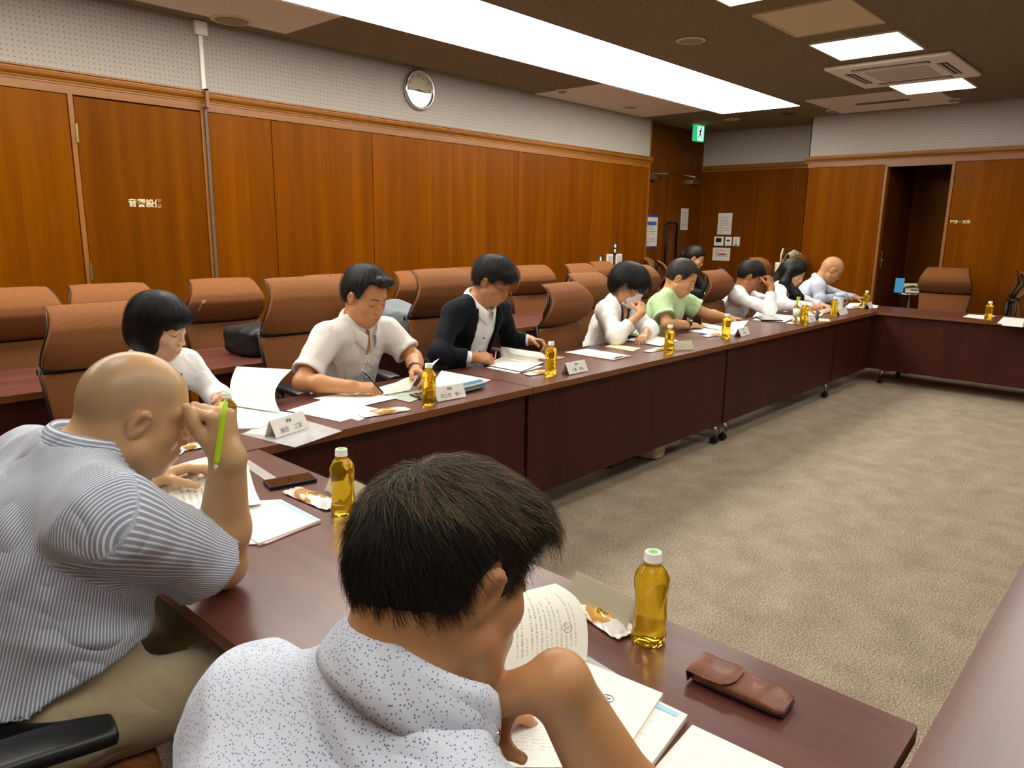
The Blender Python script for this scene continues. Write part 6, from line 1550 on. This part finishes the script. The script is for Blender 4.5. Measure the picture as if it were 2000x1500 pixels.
# --- writing man
paper('blank white sheet the man in the light grey polo writes on', [(612, 778), (700, 795), (778, 777), (690, 764)], MPAPER, z=.003)
paper('wide white sheet lying in front of the writing hand of the man in the polo', [(560, 802), (665, 824), (745, 800), (640, 778)], MPAPER, z=.0015)
paper('pale sheet partly under the others before the man in the polo', [(625, 800), (700, 822), (742, 806), (668, 786)], MPRL, z=.0008)
booklet('printed leaflet left of the raised page of the man in the polo', [(722, 762), (755, 770), (800, 752), (790, 742)], th=.004, m=MPRL)
paper('raised folded page held by the left hand of the man in the polo', [(745, 772), (800, 762), (832, 722), (795, 738)], MPAPT, zs=[.006, .01, .075, .05], curl=lambda u, v: (0, 0, .012*math.sin(PI*v)), name='held_page', nu=12, nv=12)
def roll(u, v):
    a = PI*1.3*v; return 0
mb = MB(); a0 = T3(832, 726, .075); a1 = T3(852, 704, .100); nn = _n(np.cross(a1-a0, (0, 0, 1))); 
mb.slab(8, 18, lambda u, v: a0+(a1-a0)*((v*2) if v < .5 else (2-2*v))+nn*(.006 if v > .5 else -.002)*math.sin(PI*v)+np.array([0, 0, .006*(v > .5)*math.sin(PI*v)])+_n(np.array([.5, -.6, -.1]))*.10*0+_n(np.array([-.7, .2, -.3]))*.03*(u-.5), .0008)
tag(O('folded_page_tip', mb, MPAPT, None, smooth=True), 'folded-over page tip rising above the bottle of the man in the polo', 'paper')
paper('grey-green open folder on the table before the man in the polo', [(752, 774), (800, 786), (850, 766), (800, 752)], plain('grey_folder', '#a9b0a2', .6), z=.002, name='folder', cat='folder')
MCOLP = NT('colour_print'); v = MCOLP.coord('UV', (12, 9, 1)); x = MCOLP.new('ShaderNodeTexVoronoi'); x.inputs['Scale'].default_value = 1.0; MCOLP.L(v, x.inputs['Vector'])
MCOLP.col(MCOLP.mix(MCOLP.math('MULTIPLY', MCOLP.math('LESS_THAN', x.outputs['Distance'], .16), .6), C('#f0eeec'), x.outputs['Color'])); MCOLP.set(Roughness=.5); MCOLP = MCOLP.m
booklet('colour printed leaflet with small pictures right of the man in the polo', [(843, 752), (900, 768), (958, 742), (862, 724)], th=.006, m=MCOLP, cover=plain('leaflet_pink', '#d88a94', .7))
A, B = T3(888, 764, .016), T3(945, 750, .016)
def mk_knit():
    n = NT('pencil_case_knit'); v = n.coord('Object'); sx = n.new('ShaderNodeSeparateXYZ'); n.L(v, sx.inputs[0])
    b = n.math('FRACT', n.math('MULTIPLY', sx.outputs[2], 55)); nz = n.noise(v, 160, 2, .6)
    n.col(n.mix(n.math('GREATER_THAN', b, .62), n.mix(nz, C('#33607e'), C('#5f8fa8')), C('#c9c7a2'))); n.set(Roughness=.9); n.bump(nz, .6, .003); return n.m
k = E('pencil_case', 'blue knitted pencil case behind the second name card', 'pencil case', ((A[0]+B[0])/2, (A[1]+B[1])/2, TZ), math.atan2(B[1]-A[1], B[0]-A[0])); hl = np.linalg.norm(B-A)/2
mb = MB(); n_ = 20; m_ = 16; vs = []
for i in range(m_):
    q = -1+2*i/(m_-1); e = (1-abs(q)**6)**.5*.9+.1
    vs += [(q*hl, .030*e*math.copysign(abs(math.cos(t))**.8, math.cos(t)), .021+.020*e*math.copysign(abs(math.sin(t))**.7, math.sin(t))) for t in np.linspace(0, 2*PI, n_, endpoint=False)]
mb.add(vs, [(i*n_+j, i*n_+(j+1) % n_, (i+1)*n_+(j+1) % n_, (i+1)*n_+j) for i in range(m_-1) for j in range(n_)]+[tuple(range(n_))[::-1], tuple((m_-1)*n_+j for j in range(n_))])
O('body', mb, mk_knit(), k, smooth=True); O('zip', MB().tube([(-hl*.85, 0, .0415), (hl*.85, 0, .0415)], .0022, 6), plain('zip_teal', '#7fb3b5', .5), k)
# --- suited man
booklet('open book lying in front of the man in the suit jacket', [(945, 712), (1018, 726), (1062, 708), (985, 696)], th=.008, m=MPRL, cover=plain('book_dark', '#3a3f48', .6))
def roll2(u, v): a = PI*.9*v; return (0, 0, 0)
A0 = T3(985, 700, .012); A1 = T3(1060, 712, .012); up_ = np.array([0, 0, 1.]); bk = _n(np.array([.1, 1, 0]))
mb = MB().slab(10, 18, lambda u, v: A0+(A1-A0)*u+bk*(.035*math.sin(PI*v)-.075*v+.03)+up_*(.062*math.sin(PI*min(1, v*.85))+.004), .0008)
o = O('turned_page', mb, MPAPER, None, smooth=True); tag(o, 'curling turned page of the book of the man in the suit jacket', 'paper')
booklet('brown-backed board sticking out behind the bottle of the man in the suit', [(1060, 700), (1092, 702), (1105, 698), (1075, 693)], th=.004, cover=plain('board_brown', '#8a6a3c', .6), m=plain('board_brown2', '#9a7a4a', .6))
paper('white sheets under the open book of the man in the suit', [(950, 718), (1010, 730), (1060, 716), (1000, 704)], MPRL, z=.002)
# --- clipboard
P = [(1104, 688), (1198, 703), (1232, 695), (1146, 681)]
k = booklet('clipboard with a blank sheet on the table before the empty chair', P, th=.006, m=MPAPER, cover=plain('clipboard_tan', '#b98a4e', .6)); off = np.array(k.location)
O('wire_clip', MB().tube([T3(1202, 699, .010)-off, T3(1216, 696, .010)-off], .004, 8).tube([T3(1196, 701, .010)-off, T3(1228, 694, .010)-off], .0015, 6), MDARKP, k)
paper('cream envelope slip between the clipboard and the masked woman', [(1182, 677), (1236, 686), (1251, 680), (1196, 672)], plain('cream_slip', '#eadcae', .7), z=.001, name='envelope', cat='envelope')
booklet('white papers on a board in front of the masked woman', [(1222, 664), (1290, 676), (1326, 665), (1264, 654)], th=.006, m=MPRL, cover=plain('board_blue', '#3a5a9a', .6))
# --- green man
booklet('white printed sheets under the rolled booklet of the man in green', [(1345, 646), (1400, 654), (1452, 652), (1372, 640)], th=.004, m=MPRL)
A0, A1 = T3(1372, 638, .010), T3(1432, 649, .010)
mb = MB().slab(10, 16, lambda u, v: A0+(A1-A0)*u+np.array([.0, .05, 0])*(.5-v)+up_*(.030*math.sin(PI*v)), .0008); o = O('rolled_page', mb, MPAPER, None, smooth=True); tag(o, 'rolled-back booklet page before the man in the green shirt', 'paper')
paper('upright angled white page held by the man in green', [(1425, 648), (1448, 652), (1462, 626), (1420, 630)], MPAPER, zs=[.004, .004, .05, .05], curl=lambda u, v: (0, .01*math.sin(PI*v), 0), name='held_page')
# --- fist man and beyond
paper('white sheets under the dark phone before the fist man', [(1470, 625), (1532, 629), (1560, 618), (1500, 612)], MPRL, z=.004)
paper('cream sheet edge in front of the name card of the fist man', [(1560, 628), (1622, 628), (1618, 623), (1575, 621)], plain('cream_slip2', '#e6d3a0', .7), z=.001)
paper('white sheets in front of the long-haired woman', [(1560, 612), (1600, 618), (1620, 606), (1572, 602)], MPRL, z=.003)
def mk_leo():
    n = NT('leopard_print'); v = n.coord('Object'); x = n.new('ShaderNodeTexVoronoi'); x.inputs['Scale'].default_value = 90; n.L(v, x.inputs['Vector'])
    n.col(n.ramp(x.outputs['Distance'], [(.0, C('#7a4a30')), (.35, C('#c9a58a')), (.5, C('#e6cfc0'))])); n.set(Roughness=.7); return n.m
a = T3(1600, 609, .02); b = T3(1626, 604, .02)
k = E('pencil_pouch', 'leopard print pouch on the table before the long-haired woman', 'pouch', ((a[0]+b[0])/2, (a[1]+b[1])/2, TZ), math.atan2(b[1]-a[1], b[0]-a[0])); hl = np.linalg.norm(b-a)/2
O('body', MB().slab(14, 10, lambda u, v: (hl*(2*u-1), .035*(2*v-1), .004+.036*(math.sin(PI*min(.99, max(.01, u)))**.4)*(math.sin(PI*min(.99, max(.01, v)))**.5)), 0, off=(0, 0, -.003)), mk_leo(), k, smooth=True)
O('zip', MB().tube([(-hl*.8, 0, .041), (hl*.8, 0, .041)], .002, 6), MBRASS, k)
a = T3(1597, 622, .02); k = E('keyring_pouch', 'small dark blue pouch leaning by the name card of the fist man', 'pouch', (a[0]-.02, a[1], TZ), .4)
O('body', MB().slab(12, 12, lambda u, v: (.035*(2*u-1)*(math.sin(PI*(.12+.76*v))), .016*math.sin(PI*u), .002+.07*v), 0, off=(0, -.014, 0)), plain('pouch_navy', '#2c4258', .6), k, smooth=True); O('loop', MB().tube([(0, 0, .07), (.01, 0, .085), (0, 0, .095), (-.01, 0, .085), (0, 0, .07)], .002, 6), MDARKP, k)
paper('curved white page under the hand of the bald man in the pale shirt', [(1650, 600), (1672, 601), (1683, 592), (1660, 592)], MPAPER, zs=[.002, .002, .04, .03], name='held_page')
paper('white sheet at the outer corner behind the last bottle of the row', [(1695, 601), (1712, 602), (1716, 597), (1700, 594)], MPAPER, z=.001)
paper('white sheet on the far cross table left of its bottle', [(1880, 619), (1925, 624), (1945, 617), (1892, 614)], MPAPER, z=.001)
booklet('white papers at the right edge on the far cross table', [(1948, 631), (2010, 637), (2015, 624), (1960, 619)], th=.006, m=MPAPER)
paper('white sheet corner by the wrist of the bald man in stripes', [(318, 876), (352, 888), (372, 872), (340, 864)], MPRL, z=.003)
# ================================================================== bags
def soft_bag(label, name, c, L_, W_, H_, rz, m, seed, flat=False, extra=None):
    k = E(name, label, 'bag', (c[0], c[1], TZ), rz); fr = Fr((c[0], c[1], TZ+H_*.5), (math.cos(rz), math.sin(rz), 0), (0, 0, 1))
    Q = [P_box((0, 0, 0), (L_/2-.05, W_/2-.05, H_/2-.05 if H_ > .11 else .005), fr, .05 if H_ > .11 else H_/2-.005, .01)]
    if extra: Q += extra(fr)
    Q.append(P_disp(folds(seed, .012, 20))); Q.append(P_clip(lambda P: TZ+.001-P[..., 2]))
    lo, hi = bounds(Q); sdf_mesh('body', [(Q, lo, hi, .006, None)], m, k); return k, fr
MBAG = plain('bag_black', '#0d0e10', .55)
k, fr = soft_bag('black shoulder bag lying on the second row table left of the polo man chair', 'shoulder_bag', (2.20, 4.05), .42, .30, .17, .1, MBAG, 5)
O('handle', MB().tube([np.array([-.10, -.155, .10]), (-.09, -.18, .14), (0, -.19, .15), (.09, -.18, .14), (.10, -.155, .10)], .008, 8), MBAG, k, smooth=True); O('zip', MB().tube([(-.17, -.10, .155), (.17, -.10, .158)], .004, 6), MDARKP, k)
MGREY = plain('backpack_grey', '#70767a', .75)
k, fr = soft_bag('grey backpack with black base on the second row table behind the polo man', 'backpack', (3.17, 4.08), .40, .30, .20, -.5, MGREY, 8, extra=lambda f: [P_ell((.02, 0, .03), (.17, .13, .13), f, .05)])
kb, fr2 = None, None
lo_ = MB().slab(20, 6, lambda u, v: (.205*math.cos(2*PI*u), .155*math.sin(2*PI*u), .004+.08*v), .006); O('black_base', lo_, MBAG, k, smooth=True)
O('strap', MB().tube([(.16, -.12, .03), (.26, -.17, .02), (.36, -.12, .015), (.38, -.02, .015)], [.018, .02, .02, .016], 8), MBAG, k, smooth=True)
O('zip_pull', MB().tube([(.12, -.12, .16), (.17, -.13, .13)], .004, 6), MDARKP, k)
O('white_mark', MB().box(-.05, .01, -.150, -.146, .12, .128), MWHITE, k)
# beige cloth over a chair back and small patterned bag
p0 = aty(1553, 494, 3.70)
def drape(u, v):
    x = (u-.5)*.36; s_ = (v-.5)*2; z = p0[2]+.030-.17*abs(s_)**1.6-.04*abs(u-.5)*2; y = 3.70+.07*s_+.02*abs(s_)
    return (p0[0]-.02+x, y+.006*math.sin(u*17), z+.006*math.sin(u*23+v*6))
o = O('draped_cloth', MB().slab(20, 18, drape, .008), mk_cloth('cloth_beige', '#b9ae92', 600, .9), None, smooth=True); tag(o, 'beige cloth hung over the chair headrest behind the long-haired woman', 'cloth')
q0 = aty(1518, 532, 3.75); k = E('floral_bag', 'cream bag with dark red marks hanging left of the beige cloth', 'bag', (q0[0], q0[1], q0[2]-.12), .2)
O('body', MB().slab(12, 12, lambda u, v: (.11*(2*u-1), .03*math.sin(PI*u), .24*v), 0, off=(0, -.05, 0)), plain('floral_cream', '#d8cdae', .8), k, smooth=True)
O('handle', MB().tube([(.04, -.02, .23), (.05, -.02, .34), (.12, -.02, .40), (.17, -.02, .33)], .010, 8), plain('strap_cream', '#c9bd9c', .8), k, smooth=True)
fl = MB()
for x, z in ((-.06, .19), (.0, .16), (.05, .2), (-.04, .10), (.04, .07), (.0, .02)): fl.tube([(x, -.058, z), (x, -.048, z)], .014, 7)
O('flower_print', fl, plain('floral_red', '#7a2434', .8), k); k.children[-1]['kind'] = 'stuff' if False else 'thing'
# grey bag top behind the chair with the scuff
c = aty(1408, 524, 4.3); k = E('grey_case', 'blue-grey bag top showing above the scuffed empty chair', 'bag', (c[0], 4.3, .74), .1)
O('body', MB().slab(14, 12, lambda u, v: (.22*(2*u-1), .08*(2*v-1), (c[2]-.74)*(math.sin(PI*min(.985, max(.015, u)))**.25)*(math.sin(PI*min(.985, max(.015, v)))**.3)), 0, off=(0, 0, -.01)), plain('grey_blue_bag', '#55606b', .6), k, smooth=True)
O('handle', MB().tube([(-.06, 0, c[2]-.745), (-.04, 0, c[2]-.725), (.04, 0, c[2]-.725), (.06, 0, c[2]-.745)], .006, 6), MDARKP, k, smooth=True)
# dark jacket hanging on the chair behind the masked woman
# ================================================================== telephone stand in the niche
k = E('phone_stand', 'small dark telephone stand with a round edge in the far niche', 'stand', (9.86, 2.53, 0), 0)
O('top', MB().lathe([(.19, .755), (.195, .76), (.195, .775), (.19, .78), (.0001, .78)], 32), MDARKP, k, sharp=40)
O('rim', MB().lathe([(.1955, .762), (.1975, .765), (.1975, .775), (.1955, .778)], 32), MCHROME, k, smooth=True)
O('post', MB().lathe([(.025, .02), (.025, .755)], 16).lathe([(.16, 0), (.16, .012), (.03, .03)], 24), MSTEEL, k, sharp=40)
k = E('telephone', 'cream desk telephone with its handset on top, on the niche stand', 'telephone', (9.84, 2.50, .78), math.radians(200))
O('base', MB().prism([(-.09, 0), (.10, 0), (.10, .03), (-.09, .065)], -.085, .085, 'y'), plain('phone_cream', '#d5cdb6', .5), k, bevel=.01, seg=3)
O('handset', MB().tube([(-.02, -.11, .065), (-.02, -.085, .09), (-.02, 0, .10), (-.02, .085, .09), (-.02, .11, .065)], [.026, .022, .015, .022, .026], 12), bpy.data.materials['phone_cream'], k, smooth=True)
O('keypad', MB().box(.02, .085, -.03, .07, .038, .044), MDARKP, k, bevel=.002)
k = E('blue_leaflet', 'light blue folded leaflet stood beside the telephone in the niche', 'leaflet', (9.80, 2.645, .78), math.radians(5))
O('front', MB().add([(-.02, -.05, 0), (-.02, .05, 0), (.01, .05, .17), (.01, -.05, .17), (-.018, -.05, 0), (-.018, .05, 0), (.012, .05, .17), (.012, -.05, .17)], [(0, 1, 2, 3), (7, 6, 5, 4), (0, 4, 5, 1), (1, 5, 6, 2), (2, 6, 7, 3), (3, 7, 4, 0)]), mk_print('leaflet_print', '#4aa3dd', 6, '#d6ecf8', .1, .9, .1, .9, dens=.4), k)
O('back', MB().box(.012, .05, -.05, .05, 0, .01), MPAPER, k)
# cloth bag on the floor under the long row
k = E('cloth_bag', 'crumpled cream cloth bag on the floor under the long table row', 'bag', (4.15, 2.62, 0), .3); fr = Fr((4.15, 2.60, .10), (1, 0, 0), (0, 0, 1))
Q = [P_box((0, 0, 0), (.16, .10, .06), fr, .04, .01), P_ell((.12, -.12, -.04), (.10, .08, .05), fr, .04), P_disp(folds(17, .03, 14)), P_clip(lambda P: .002-P[..., 2])]
lo, hi = bounds(Q); sdf_mesh('body', [(Q, lo, hi, .008, None)], mk_cloth('cloth_bag', '#c9bda0', 500, .9), k)
k.location = (4.15, 2.60, 0)
O('handle', MB().tube([(-.08, -.02, .16), (-.09, -.03, .22), (.0, -.04, .25), (.09, -.03, .22), (.08, -.02, .16)], .006, 6), bpy.data.materials['cloth_bag'], k, smooth=True)
